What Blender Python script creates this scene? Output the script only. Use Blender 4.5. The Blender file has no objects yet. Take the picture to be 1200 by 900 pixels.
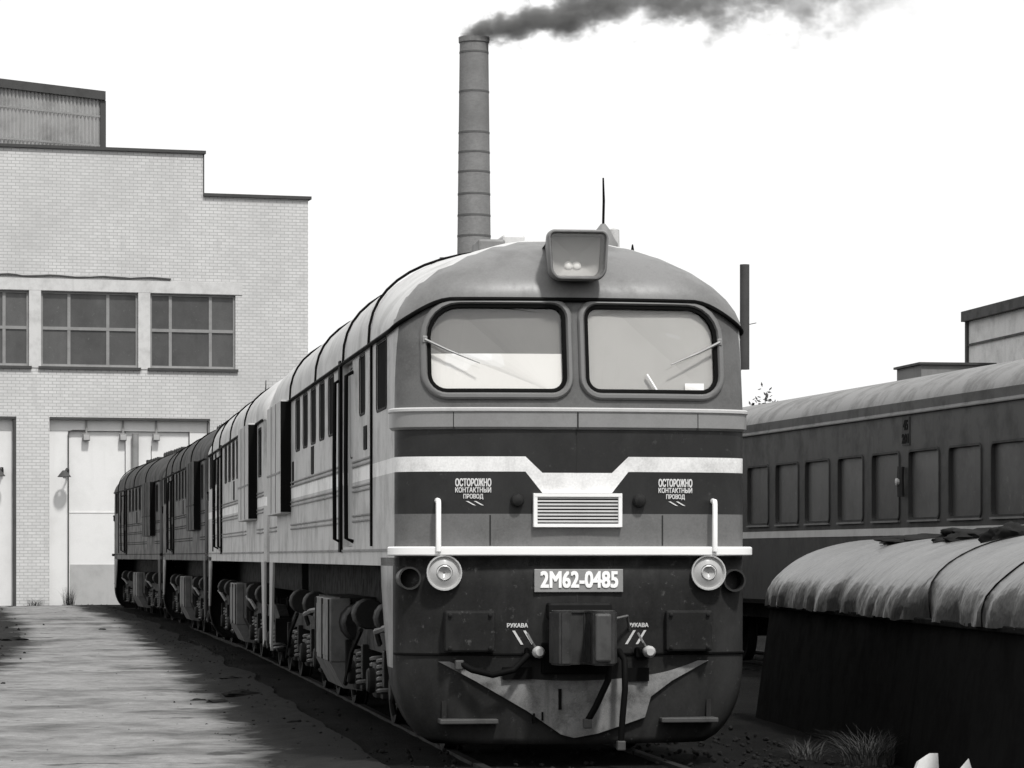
import bpy, bmesh, math, random
from mathutils import Vector, Matrix
random.seed(7)
R = math.radians
SC = bpy.context.scene
COL = SC.collection

# ------------------------------------------------------------------ camera, world, sun, exposure
FPX, HZ, HC = 3640.0, 652.0, 1.71          # focal length in photo pixels, horizon row, eye height above the rails
cam = bpy.data.cameras.new('camera')
co = bpy.data.objects.new('camera', cam); COL.objects.link(co)
co.location = (0, 0, HC); co.rotation_euler = (R(90), 0, 0)
cam.sensor_width = 36; cam.lens = 36 * FPX / 1200
cam.shift_y = (HZ - 450) / 1200
cam.clip_start = .5; cam.clip_end = 6000
SC.camera = co

SUN_EL, SUN_AZ = 57.0, 25.0                # azimuth: degrees to the right of straight behind the camera
sd = Vector((math.sin(R(SUN_AZ)) * math.cos(R(SUN_EL)), -math.cos(R(SUN_AZ)) * math.cos(R(SUN_EL)), math.sin(R(SUN_EL))))
w = bpy.data.worlds.new('World'); SC.world = w; w.use_nodes = True
nt = w.node_tree; nt.nodes.clear()
sky = nt.nodes.new('ShaderNodeTexSky'); sky.sky_type = 'NISHITA'; sky.sun_disc = False
sky.sun_elevation = R(SUN_EL); sky.sun_rotation = R(180 - SUN_AZ)
sky.dust_density = 6; sky.air_density = 1.0
bw = nt.nodes.new('ShaderNodeRGBToBW')
mx = nt.nodes.new('ShaderNodeMix'); mx.data_type = 'RGBA'; mx.inputs[0].default_value = .88
mx.inputs[7].default_value = (8.9, 8.9, 8.87, 1)      # even white cloud layer
bg = nt.nodes.new('ShaderNodeBackground'); bg.inputs[1].default_value = .13
wo = nt.nodes.new('ShaderNodeOutputWorld')
nt.links.new(sky.outputs[0], bw.inputs[0]); nt.links.new(bw.outputs[0], mx.inputs[6])
nt.links.new(mx.outputs[2], bg.inputs[0]); nt.links.new(bg.outputs[0], wo.inputs[0])
sl = bpy.data.lights.new('sun', 'SUN'); sl.energy = 3.3; sl.angle = R(5); sl.color = (1, .99, .97)
so = bpy.data.objects.new('sun', sl); COL.objects.link(so)
so.rotation_euler = (-sd).to_track_quat('-Z', 'Y').to_euler(); so.location = sd * 80
vs = SC.view_settings
vs.view_transform = 'Standard'; vs.look = 'None'; vs.gamma = 1; vs.exposure = 0.0; vs.use_curve_mapping = False

# ------------------------------------------------------------------ helpers
def at(u, v, Y): return Vector(((u - 600) / FPX * Y, Y, HC + (HZ - v) / FPX * Y))

class MB:
    """collects verts and faces of ONE mesh"""
    def __init__(s): s.v = []; s.f = []
    def add(s, vs, fs):
        b = len(s.v); s.v += [tuple(p) for p in vs]; s.f += [tuple(i + b for i in f) for f in fs]; return s
    def box(s, x0, x1, y0, y1, z0, z1, bev=0.0):
        if x0 > x1: x0, x1 = x1, x0
        if bev <= 0:
            return s.add([(x0,y0,z0),(x1,y0,z0),(x1,y1,z0),(x0,y1,z0),(x0,y0,z1),(x1,y0,z1),(x1,y1,z1),(x0,y1,z1)],
                  [(0,3,2,1),(4,5,6,7),(0,1,5,4),(1,2,6,5),(2,3,7,6),(3,0,4,7)])
        bm = bmesh.new(); bmesh.ops.create_cube(bm, size=1)
        for q in bm.verts: q.co = Vector(((x0+x1)/2 + q.co.x*(x1-x0), (y0+y1)/2 + q.co.y*(y1-y0), (z0+z1)/2 + q.co.z*(z1-z0)))
        bmesh.ops.bevel(bm, geom=bm.edges[:], offset=bev, segments=2, affect='EDGES', profile=.5)
        return s.bm(bm)
    def bm(s, bm):
        bm.verts.index_update()
        s.add([q.co.copy() for q in bm.verts], [[q.index for q in f.verts] for f in bm.faces]); bm.free(); return s
    def prism(s, poly, lo, hi, axis='z'):
        n = len(poly)
        def P(a, b, c): return {'z': (a, b, c), 'y': (a, c, b), 'x': (c, a, b)}[axis]
        vs = [P(a, b, lo) for a, b in poly] + [P(a, b, hi) for a, b in poly]
        fs = [tuple(range(n))[::-1], tuple(range(n, 2*n))] + [(i, (i+1) % n, n + (i+1) % n, n + i) for i in range(n)]
        return s.add(vs, fs)
    def tube(s, pts, r, n=8, caps=True):
        pts = [Vector(p) for p in pts]; m = len(pts); rr = r if isinstance(r, (list, tuple)) else [r]*m
        vs = []; fs = []; up = None
        for i, p in enumerate(pts):
            t = (pts[min(i+1, m-1)] - pts[max(i-1, 0)]).normalized()
            if up is None: up = Vector((0,0,1)) if abs(t.z) < .9 else Vector((1,0,0))
            a = t.cross(up).normalized(); b = a.cross(t).normalized(); up = b
            for k in range(n):
                q = 2*math.pi*k/n; vs.append(p + (a*math.cos(q) + b*math.sin(q))*rr[i])
        for i in range(m-1):
            for k in range(n): fs.append((i*n+k, i*n+(k+1) % n, (i+1)*n+(k+1) % n, (i+1)*n+k))
        if caps: fs += [tuple(range(n))[::-1], tuple(range((m-1)*n, m*n))]
        return s.add(vs, fs)
    def lathe(s, prof, c, axis='y', n=24, cap=True):
        c = Vector(c); vs = []; fs = []
        for r, a in prof:
            for k in range(n):
                q = 2*math.pi*k/n; ca, sa = r*math.cos(q), r*math.sin(q)
                vs.append(c + Vector({'y': (ca, a, sa), 'x': (a, ca, sa), 'z': (ca, sa, a)}[axis]))
        m = len(prof)
        for i in range(m-1):
            for k in range(n): fs.append((i*n+k, i*n+(k+1) % n, (i+1)*n+(k+1) % n, (i+1)*n+k))
        if cap: fs += [tuple(range(n)), tuple(range((m-1)*n, m*n))]
        return s.add(vs, fs)
    def grid(s, rows, closed=False):
        n = len(rows[0]); vs = [p for r in rows for p in r]; fs = []
        for i in range(len(rows)-1):
            for k in range(n if closed else n-1):
                fs.append((i*n+k, i*n+(k+1) % n, (i+1)*n+(k+1) % n, (i+1)*n+k))
        return s.add(vs, fs)
    def mesh(s, name, mat, smooth=None):
        me = bpy.data.meshes.new(name); me.from_pydata(s.v, [], s.f)
        bm = bmesh.new(); bm.from_mesh(me); bmesh.ops.remove_doubles(bm, verts=bm.verts[:], dist=1e-5)
        bmesh.ops.recalc_face_normals(bm, faces=bm.faces[:]); bm.to_mesh(me); bm.free()
        for m in (mat if isinstance(mat, (list, tuple)) else [mat]): me.materials.append(m)
        if smooth is not None:
            for p in me.polygons: p.use_smooth = True
            try: me.set_sharp_from_angle(angle=R(smooth))
            except Exception: pass
        return me
    def build(s, name, mat, parent=None, smooth=None, loc=None):
        return obj(name, s.mesh(name, mat, smooth), parent, loc)

def obj(name, me, parent=None, loc=None):
    o = bpy.data.objects.new(name, me); COL.objects.link(o)
    if parent is not None: o.parent = parent
    if loc is not None: o.location = loc
    return o
def tag(o, label=None, cat=None, group=None, kind=None):
    for k, q in (('label', label), ('category', cat), ('group', group), ('kind', kind)):
        if q: o[k] = q
    return o
def empty(name, loc=(0,0,0), rz=0):
    o = bpy.data.objects.new(name, None); COL.objects.link(o); o.location = loc; o.rotation_euler = (0,0,rz)
    o.empty_display_size = .3; return o
def rrect(x0, x1, z0, z1, rs, n=6):
    """rounded rectangle, counter-clockwise; rs = (bottom-left, bottom-right, top-right, top-left)"""
    out = []
    for (cx, cz, r, a) in ((x0, z0, rs[0], 180), (x1, z0, rs[1], 270), (x1, z1, rs[2], 0), (x0, z1, rs[3], 90)):
        ox = cx + (r if cx == x0 else -r); oz = cz + (r if cz == z0 else -r)
        for i in range(n+1):
            q = R(a + 90*i/n); out.append((ox + r*math.cos(q), oz + r*math.sin(q)))
    return out
def offset(poly, d):
    n = len(poly); out = []
    for i in range(n):
        a = Vector(poly[i-1]); b = Vector(poly[i]); c = Vector(poly[(i+1) % n])
        t = (c - a).normalized(); out.append((b.x + t.y*d, b.y - t.x*d))
    return out
def smooth01(t): t = max(0, min(1, t)); return t*t*(3-2*t)

# ------------------------------------------------------------------ materials
TINT = (1.0, .996, .987)
def gcol(g): return (g*TINT[0], g*TINT[1], g*TINT[2], 1)
class NM:
    def __init__(s, name):
        s.m = bpy.data.materials.new(name); s.m.use_nodes = True; s.t = s.m.node_tree; s.n = s.t.nodes
        s.p = s.n['Principled BSDF']
    def node(s, ty, **kw):
        q = s.n.new(ty)
        for k, v_ in kw.items(): setattr(q, k, v_)
        return q
    def link(s, a, b): s.t.links.new(a, b)
    def math(s, op, a, b=None, c=None, clamp=False):
        q = s.node('ShaderNodeMath', operation=op); q.use_clamp = clamp
        for i, x in enumerate((a, b, c)):
            if x is None: continue
            if isinstance(x, (int, float)): q.inputs[i].default_value = x
            else: s.link(x, q.inputs[i])
        return q.outputs[0]
    def mix(s, fac, a, b):
        q = s.node('ShaderNodeMix', data_type='RGBA')
        for i, x in ((0, fac), (6, a), (7, b)):
            if isinstance(x, (int, float)): q.inputs[i].default_value = x if i == 0 else gcol(x)
            else: s.link(x, q.inputs[i])
        return q.outputs[2]
    def coords(s): return s.node('ShaderNodeTexCoord').outputs['Object']
    def noise(s, vec, scale, detail=4, rough=.6, sc=(1,1,1)):
        mp = s.node('ShaderNodeMapping'); mp.inputs['Scale'].default_value = sc; s.link(vec, mp.inputs[0])
        q = s.node('ShaderNodeTexNoise'); q.inputs['Scale'].default_value = scale
        q.inputs['Detail'].default_value = detail; q.inputs['Roughness'].default_value = rough
        s.link(mp.outputs[0], q.inputs['Vector']); return q.outputs[0]
    def ramp(s, fac, a, b):
        q = s.node('ShaderNodeMapRange'); q.inputs[1].default_value = a; q.inputs[2].default_value = b
        s.link(fac, q.inputs[0]); return q.outputs[0]
    def bump(s, h, strength=.3, dist=.01):
        q = s.node('ShaderNodeBump'); q.inputs['Strength'].default_value = strength; q.inputs['Distance'].default_value = dist
        s.link(h, q.inputs['Height']); s.link(q.outputs[0], s.p.inputs['Normal'])
    def dirty(s, col, amt=.35, dark=.3, streak=True, scale=1.0, dust=0.0):
        c = s.coords()
        n1 = s.noise(c, 2.2*scale, 6, .65); f1 = s.ramp(n1, .45, .75)
        if streak:
            n2 = s.noise(c, 3.0*scale, 5, .6, (1.6, 1.6, .12)); f1 = s.math('MAXIMUM', f1, s.ramp(n2, .56, .88))
        n3 = s.noise(c, 55*scale, 3, .7)
        f = s.math('MULTIPLY', f1, amt)
        f = s.math('ADD', f, s.math('MULTIPLY', s.ramp(n3, .3, .8), amt*.6), clamp=True)
        q = s.node('ShaderNodeMix', data_type='RGBA', blend_type='MULTIPLY')
        s.link(f, q.inputs[0])
        if isinstance(col, (int, float)): q.inputs[6].default_value = gcol(col)
        else: s.link(col, q.inputs[6])
        q.inputs[7].default_value = gcol(dark)
        out = q.outputs[2]
        if dust:
            ch = s.math('MULTIPLY', s.ramp(s.noise(c, 14*scale, 6, .75), .60, .68), dust)
            du = s.math('MULTIPLY', s.ramp(s.noise(c, 1.3*scale, 6, .7, (1, 1, .5)), .45, .75), dust*.5)
            out = s.mix(s.math('MAXIMUM', ch, du), out, .30)
        s.link(out, s.p.inputs['Base Color']); s.bump(n3, .12, .004)
        rr = s.math('MULTIPLY_ADD', f1, .25, s.p.inputs['Roughness'].default_value); s.link(rr, s.p.inputs['Roughness'])
        return s.m

def dirtymat(name, g, rough=.5, amt=.4, dark=.3, metal=0, streak=True, scale=1.0, dust=0.0):
    q = NM(name); q.p.inputs['Roughness'].default_value = rough; q.p.inputs['Metallic'].default_value = metal
    if g < .1: q.p.inputs['Specular IOR Level'].default_value = .04 if g < .03 else .16
    return q.dirty(g, amt, dark, streak, scale, dust)

def body_paint(name, side, upper, dark, low, stripe):
    q = NM(name); q.p.inputs['Roughness'].default_value = .45; q.p.inputs['Specular IOR Level'].default_value = .3
    c = q.coords(); sp = q.node('ShaderNodeSeparateXYZ'); q.link(c, sp.inputs[0])
    x, y, z = sp.outputs
    ax = q.math('ABSOLUTE', x)
    cz = q.node('ShaderNodeMapRange'); q.link(ax, cz.inputs[0])
    for i, v_ in ((1, .29), (2, .43), (3, 2.315), (4, 2.47)): cz.inputs[i].default_value = v_
    hw = q.node('ShaderNodeMapRange'); q.link(ax, hw.inputs[0])
    for i, v_ in ((1, .29), (2, .43), (3, .083), (4, .062)): hw.inputs[i].default_value = v_
    fr = q.mix(q.math('GREATER_THAN', z, 1.79), dark, low)
    fr = q.mix(q.math('GREATER_THAN', z, 2.06), fr, dark)
    fr = q.mix(q.math('GREATER_THAN', z, 2.90), fr, upper)
    col = q.mix(q.math('LESS_THAN', y, .40), side, fr)
    st = q.math('LESS_THAN', q.math('ABSOLUTE', q.math('SUBTRACT', z, cz.outputs[0])), hw.outputs[0])
    col = q.mix(st, col, stripe)
    return q.dirty(col, .60, .38, dust=.10)

M = {}
M['body'] = body_paint('loco_paint', .50, .115, .020, .15, .86)
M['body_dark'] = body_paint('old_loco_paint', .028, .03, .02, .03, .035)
M['roof'] = dirtymat('loco_roof_paint', .54, .5, .45, .35)
M['roof_dark'] = dirtymat('old_loco_roof_paint', .05, .55, .45, .4)
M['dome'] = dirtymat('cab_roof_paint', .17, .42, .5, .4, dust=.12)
M['apron'] = dirtymat('apron_paint', .024, .5, .6, .35, dust=.16)
M['belt'] = dirtymat('belt_paint', .24, .4, .4, .45)
M['white'] = dirtymat('white_paint', .86, .4, .12, .6)
M['black'] = dirtymat('black_rubber', .006, .6, .3, .5)
M['under'] = dirtymat('grimy_underframe', .008, .6, .5, .4, scale=3)
M['bogie'] = dirtymat('oily_bogie_steel', .014, .45, .5, .35, scale=3)
M['steel'] = dirtymat('worn_steel', .25, .35, .5, .3, metal=.6, scale=4)
M['tank'] = dirtymat('dusty_box_paint', .10, .55, .6, .3, scale=2)
M['plow'] = dirtymat('scuffed_plow', .17, .6, .9, .22, scale=2.2, dust=.35)
M['bead'] = dirtymat('side_bead_paint', .18, .5, .4, .4)
M['blind_white'] = dirtymat('white_blind', .80, .7, .08, .7)
M['blind_grey'] = dirtymat('grey_blind', .17, .7, .25, .7)
M['blind_light'] = dirtymat('pale_blind', .40, .7, .2, .75)
M['dark_int'] = dirtymat('dark_interior', .02, .8, .2, .5)
M['reflector'] = dirtymat('lamp_reflector', .42, .4, .2, .6)
M['lens'] = dirtymat('lamp_glass', .40, .12, .2, .6)
M['bulb'] = dirtymat('lamp_bulb', .95, .15, .05, .8)
M['plate'] = dirtymat('plate_paint', .26, .5, .4, .5)
M['rail'] = dirtymat('rail_steel', .025, .6, .5, .4)
M['sleeper'] = dirtymat('oily_sleeper', .015, .8, .5, .5, scale=3)
def glass(name, tint=.75):
    q = NM(name); q.n.remove(q.p)
    tr = q.node('ShaderNodeBsdfTransparent'); tr.inputs[0].default_value = gcol(tint)
    gl = q.node('ShaderNodeBsdfGlossy'); gl.inputs['Roughness'].default_value = .05
    fz = q.node('ShaderNodeLayerWeight'); fz.inputs[0].default_value = .2; fc = q.math('MULTIPLY_ADD', q.math('POWER', fz.outputs['Facing'], 3.0), .6, .05)
    ms = q.node('ShaderNodeMixShader'); q.link(fc, ms.inputs[0]); q.link(tr.outputs[0], ms.inputs[1]); q.link(gl.outputs[0], ms.inputs[2])
    q.link(ms.outputs[0], q.n['Material Output'].inputs[0]); return q.m
M['glass'] = glass('window_glass', .97)

# ------------------------------------------------------------------ the line the locomotives stand on
HEAD = [8.13, 8.3, 9.3, 11.3]; PITCH = 17.4
P = Vector(((676.5 - 600) / FPX * 25.6, 25.6, 0)); STARTS = []
p = P.copy()
for a in HEAD:
    STARTS.append((p.copy(), R(a))); p = p + Vector((-math.sin(R(a)), math.cos(R(a)), 0)) * PITCH
LINE_END = p
def back(a): return Vector((-math.sin(a), math.cos(a), 0))
def left(a): return Vector((-math.cos(a), -math.sin(a), 0))
def line_samples():
    out = []
    p0, a0 = STARTS[0]
    for s in range(-24, 0): out.append((p0 + back(a0)*s, a0))
    pos = p0.copy(); total = 4*PITCH + 5
    keys = [(0, 8.13), (17, 8.13), (30, 8.5), (45, 9.3), (60, 11.3), (80, 13.5)]
    s = 0.0
    while s < total:
        i = 0
        # follow the chain of sections, easing the heading between them
        idx = min(int(s / PITCH), 3); t = s/PITCH - idx
        q = STARTS[idx][0] + back(STARTS[idx][1]) * (t*PITCH)
        a = STARTS[idx][1]
        if idx < 3: a = a + (STARTS[min(idx+1, 3)][1] - a) * smooth01(t)
        out.append((q, a)); s += 1.0
    return out
LINE = line_samples()

# ------------------------------------------------------------------ setting: ground, path, tracks
from mathutils import noise as mnoise
def gh(x, y):
    if abs(x) > 40 or y < 0 or y > 140: return -.10 + (.24 if y > 94 else 0)
    if 20 < y < 100:
        ta = STARTS[0][1]; lat = abs((Vector((x, y, 0)) - STARTS[0][0]).dot(left(ta))) if y < 60 else 3
        bump_ = .068*(1 - smooth01((lat - 1.5)/.9))
        if lat < 1.9: return bump_ - .10 + .012*mnoise.noise((x*1.4, y*1.4, 5))
    else: bump_ = 0
    return bump_ - .10 + .24*smooth01((y-62)/32) + .035*mnoise.noise((x*.35, y*.35, 0)) + .018*mnoise.noise((x*1.4, y*1.4, 5))
def ground_mat():
    q = NM('oily_gravel'); c = q.coords(); q.p.inputs['Roughness'].default_value = 1; q.p.inputs['Specular IOR Level'].default_value = .03
    a = q.noise(c, .5, 5, .6); b = q.noise(c, 9, 5, .7); d = q.noise(c, 40, 3, .7)
    f = q.math('ADD', q.math('MULTIPLY', q.ramp(a, .35, .7), .5), q.math('MULTIPLY', q.ramp(b, .4, .75), .5))
    col = q.mix(f, .006, .022); col = q.mix(q.math('MULTIPLY', q.ramp(d, .58, .72), .4), col, .06)
    q.link(col, q.p.inputs['Base Color']); q.bump(q.math('ADD', b, d), .9, .05); return q.m
def path_mat():
    q = NM('packed_path'); c = q.coords(); q.p.inputs['Roughness'].default_value = .7; q.p.inputs['Specular IOR Level'].default_value = .18
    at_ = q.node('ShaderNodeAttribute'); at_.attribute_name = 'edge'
    a = q.noise(c, .55, 7, .68); b = q.noise(c, 4.5, 6, .7); d = q.noise(c, 45, 3, .7)
    st = q.noise(c, 1.6, 5, .65, (.6, 1.2, 1))
    light = q.mix(q.ramp(b, .3, .75), .15, .34); light = q.mix(q.math('MULTIPLY', q.ramp(d, .4, .8), .5), light, .07)
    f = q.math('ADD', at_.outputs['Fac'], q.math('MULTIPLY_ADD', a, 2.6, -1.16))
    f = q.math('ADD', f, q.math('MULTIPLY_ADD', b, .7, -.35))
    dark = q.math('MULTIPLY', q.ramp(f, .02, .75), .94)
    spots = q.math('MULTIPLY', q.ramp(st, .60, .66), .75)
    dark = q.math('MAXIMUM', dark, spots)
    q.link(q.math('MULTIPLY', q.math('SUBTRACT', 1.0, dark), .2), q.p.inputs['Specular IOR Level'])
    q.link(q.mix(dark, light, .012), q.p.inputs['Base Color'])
    q.bump(q.math('ADD', b, q.math('MULTIPLY', d, .6)), .6, .03); return q.m
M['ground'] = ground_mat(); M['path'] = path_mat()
def axis_pts(fine0, fine1, step, lo, hi):
    out = [lo, lo*.5 + fine0*.5, fine0 - 30]; n = int((fine1-fine0)/step)
    out += [fine0 + step*i for i in range(n+1)] + [fine1 + 30, (fine1 + hi)*.5, hi]; return out
xs = axis_pts(-17, 9, .35, -2500, 2500); ys = axis_pts(14, 106, .45, -600, 4800)
g = MB().grid([[(x, y, gh(x, y)) for x in xs] for y in ys]).build('ground', M['ground'], smooth=180)
tag(g, kind='structure')

rows = []; edge = []
FINE = []
for (q, a), (q2, a2) in zip(LINE, LINE[1:]):
    for h in range(5): FINE.append((q.lerp(q2, h/5), a + (a2-a)*h/5))
for i, (q, a) in enumerate(FINE):
    if q.y < 18: continue
    L = left(a); row = []
    for k in range(57):
        t = k/56; o = 1.55 + 4.55*t + .25*mnoise.noise((q.y*.25, t*2, 3))
        v = q + L*o; v.z = gh(v.x, v.y) + .012 + .022*abs(mnoise.noise((v.x*2.1, v.y*1.1, 2))) + .012*abs(mnoise.noise((v.x*6, v.y*4, 8))); row.append(v); 
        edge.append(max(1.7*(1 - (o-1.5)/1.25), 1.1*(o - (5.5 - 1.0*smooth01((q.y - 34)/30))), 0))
    rows.append(row)
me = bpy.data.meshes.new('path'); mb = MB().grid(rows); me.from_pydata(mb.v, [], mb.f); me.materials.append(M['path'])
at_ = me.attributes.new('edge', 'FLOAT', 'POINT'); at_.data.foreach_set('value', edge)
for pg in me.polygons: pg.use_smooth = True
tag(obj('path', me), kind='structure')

RAIL = [(-.075,-.16),(.075,-.16),(.075,-.148),(.012,-.125),(.012,-.045),(.037,-.035),(.037,0),(-.037,0),(-.037,-.035),(-.012,-.045),(-.012,-.125),(-.075,-.148)]
SLP = MB().box(-1.35, 1.35, -.12, .12, -.26, -.065, .012).mesh('sleeper', M['sleeper'])
def track(samples, name):
    root = empty(name); tag(root, kind='structure')
    for s in (-1, 1):
        rows = []
        for q, a in samples:
            L = left(a); c = q - L*(s*.797)
            rows.append([c - L*x + Vector((0,0,z)) for x, z in RAIL])
        MB().grid(rows, True).build('rail', M['rail'], root)
    d = 0; prev = None
    for i, (q, a) in enumerate(samples):
        for h in (0, .5):
            r = q + back(a)*h
            o = obj('sleeper', SLP, root, (r.x, r.y, 0)); o.rotation_euler = (0,0,a)
    return root
track(LINE, 'railway_track')
CA = math.atan(.206); CS = lambda u: 49950/(u + 150)
def coach_side(Y): return Vector((6.1 - .206*(Y - 37), Y, 0))
cs0 = coach_side(24) + Vector((math.cos(CA), math.sin(CA), 0))*1.5
track([(cs0 + back(CA)*s, CA) for s in range(0, 50)], 'railway_track')

# loose stones: too many to count
def stones(name, n, place, mat, r0, r1, label):
    mb = MB()
    ico = bmesh.new(); bmesh.ops.create_icosphere(ico, subdivisions=1, radius=1)
    V = [q.co.copy() for q in ico.verts]; F = [[q.index for q in f.verts] for f in ico.faces]; ico.free()
    for i in range(n):
        x, y = place(); r = random.uniform(r0, r1); z = gh(x, y) + r*.3 + .01
        m = Matrix.Rotation(random.random()*6.3, 3, Vector((random.random()-.5, random.random()-.5, random.random()+.1)).normalized())
        sx, sy, sz = random.uniform(.7,1.3), random.uniform(.7,1.3), random.uniform(.5,.9)
        vs = [m @ (Vector((q.x*sx, q.y*sy, q.z*sz)) * r * random.uniform(.8, 1.15)) + Vector((x, y, z)) for q in V]
        mb.add(vs, F)
    o = mb.build(name, mat); tag(o, label, 'gravel', kind='stuff'); return o
M['stone'] = dirtymat('dark_stone', .02, .8, .6, .3, scale=6)
M['stone2'] = dirtymat('grey_stone', .035, .8, .6, .3, scale=6)
def pl_track():
    q, a = random.choice(LINE[12:]); v = q + left(a)*random.gauss(1.75, .38) + back(a)*random.random(); return v.x, v.y
def pl_right():
    y = random.uniform(24, 44); q = STARTS[0][0] + back(STARTS[0][1])*(y - 25.6); v = q - left(STARTS[0][1])*random.uniform(.9, 2.7); return v.x, v.y
def pl_verge():
    q, a = random.choice(LINE[40:]); v = q + left(a)*random.gauss(6.6, .7) + back(a)*random.random(); return v.x, v.y
def pl_front():
    return random.uniform(-1.5, 3.6), random.uniform(22.5, 28)
stones('gravel', 700, pl_track, M['stone'], .008, .025, 'dark gravel scattered along the locomotive track')
stones('gravel', 350, pl_right, M['stone'], .01, .035, 'grey gravel between locomotive and covered black wagon body')
stones('gravel', 900, pl_verge, M['stone'], .015, .05, 'dark rubble along the far edge of the path')
def pl_path():
    q, a = random.choice(LINE[14:]); v = q + left(a)*random.uniform(2.4, 6.0) + back(a)*random.random(); return v.x, v.y
stones('gravel', 1200, pl_path, M['stone2'], .004, .013, 'fine crumbs of dirt strewn over the pale path')
stones('gravel', 200, pl_front, M['stone'], .01, .03, 'dark gravel in front of the snowplough')

# ------------------------------------------------------------------ the locomotive (local: x to the right, y back from the nose, z up)
W_, LB = 1.475, 16.6
def fplan(x):
    a = min(abs(x)/W_, 1.0); n = 4.2
    return .12*a*a + .38*(1 - max(0, 1 - a**n)**(1/n))
def rake(z): return .17*max(0, z - 2.93)/.91
def fy(x, z): return fplan(x) + rake(z)
# plan outline, counter-clockwise from rear-left... param list of (x, y, arc from nose centre)
def outline():
    pts = []; N = 26
    for i in range(N+1):
        th = i/N; x = W_*math.sin(th*math.pi/2)**.9 if th > 0 else 0
        pts.append((x, fplan(x)))
    for y in (.62, .8, 1.0, 1.3, 1.7, 2.2, 3.2, 4.2, 5.2, 7, 9, 11, 13, 15, 15.8, 16.1, 16.3, LB-.12): pts.append((W_, y))
    pts += [(W_-.035, LB-.035), (W_-.12, LB), (.7, LB)]
    arc = [0]
    for a, b in zip(pts, pts[1:]): arc.append(arc[-1] + math.dist(a, b))
    R_ = [(x, y, s) for (x, y), s in zip(pts, arc)]
    L_ = [(-x, y, s) for x, y, s in R_[1:]][::-1]
    return R_ + L_
OUT = outline()
def zb(s): return 3.60 + .24*(1 - smooth01((s - 1.0)/.66))
def is_front(y): return smooth01((1.2 - y)/.7)

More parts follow.
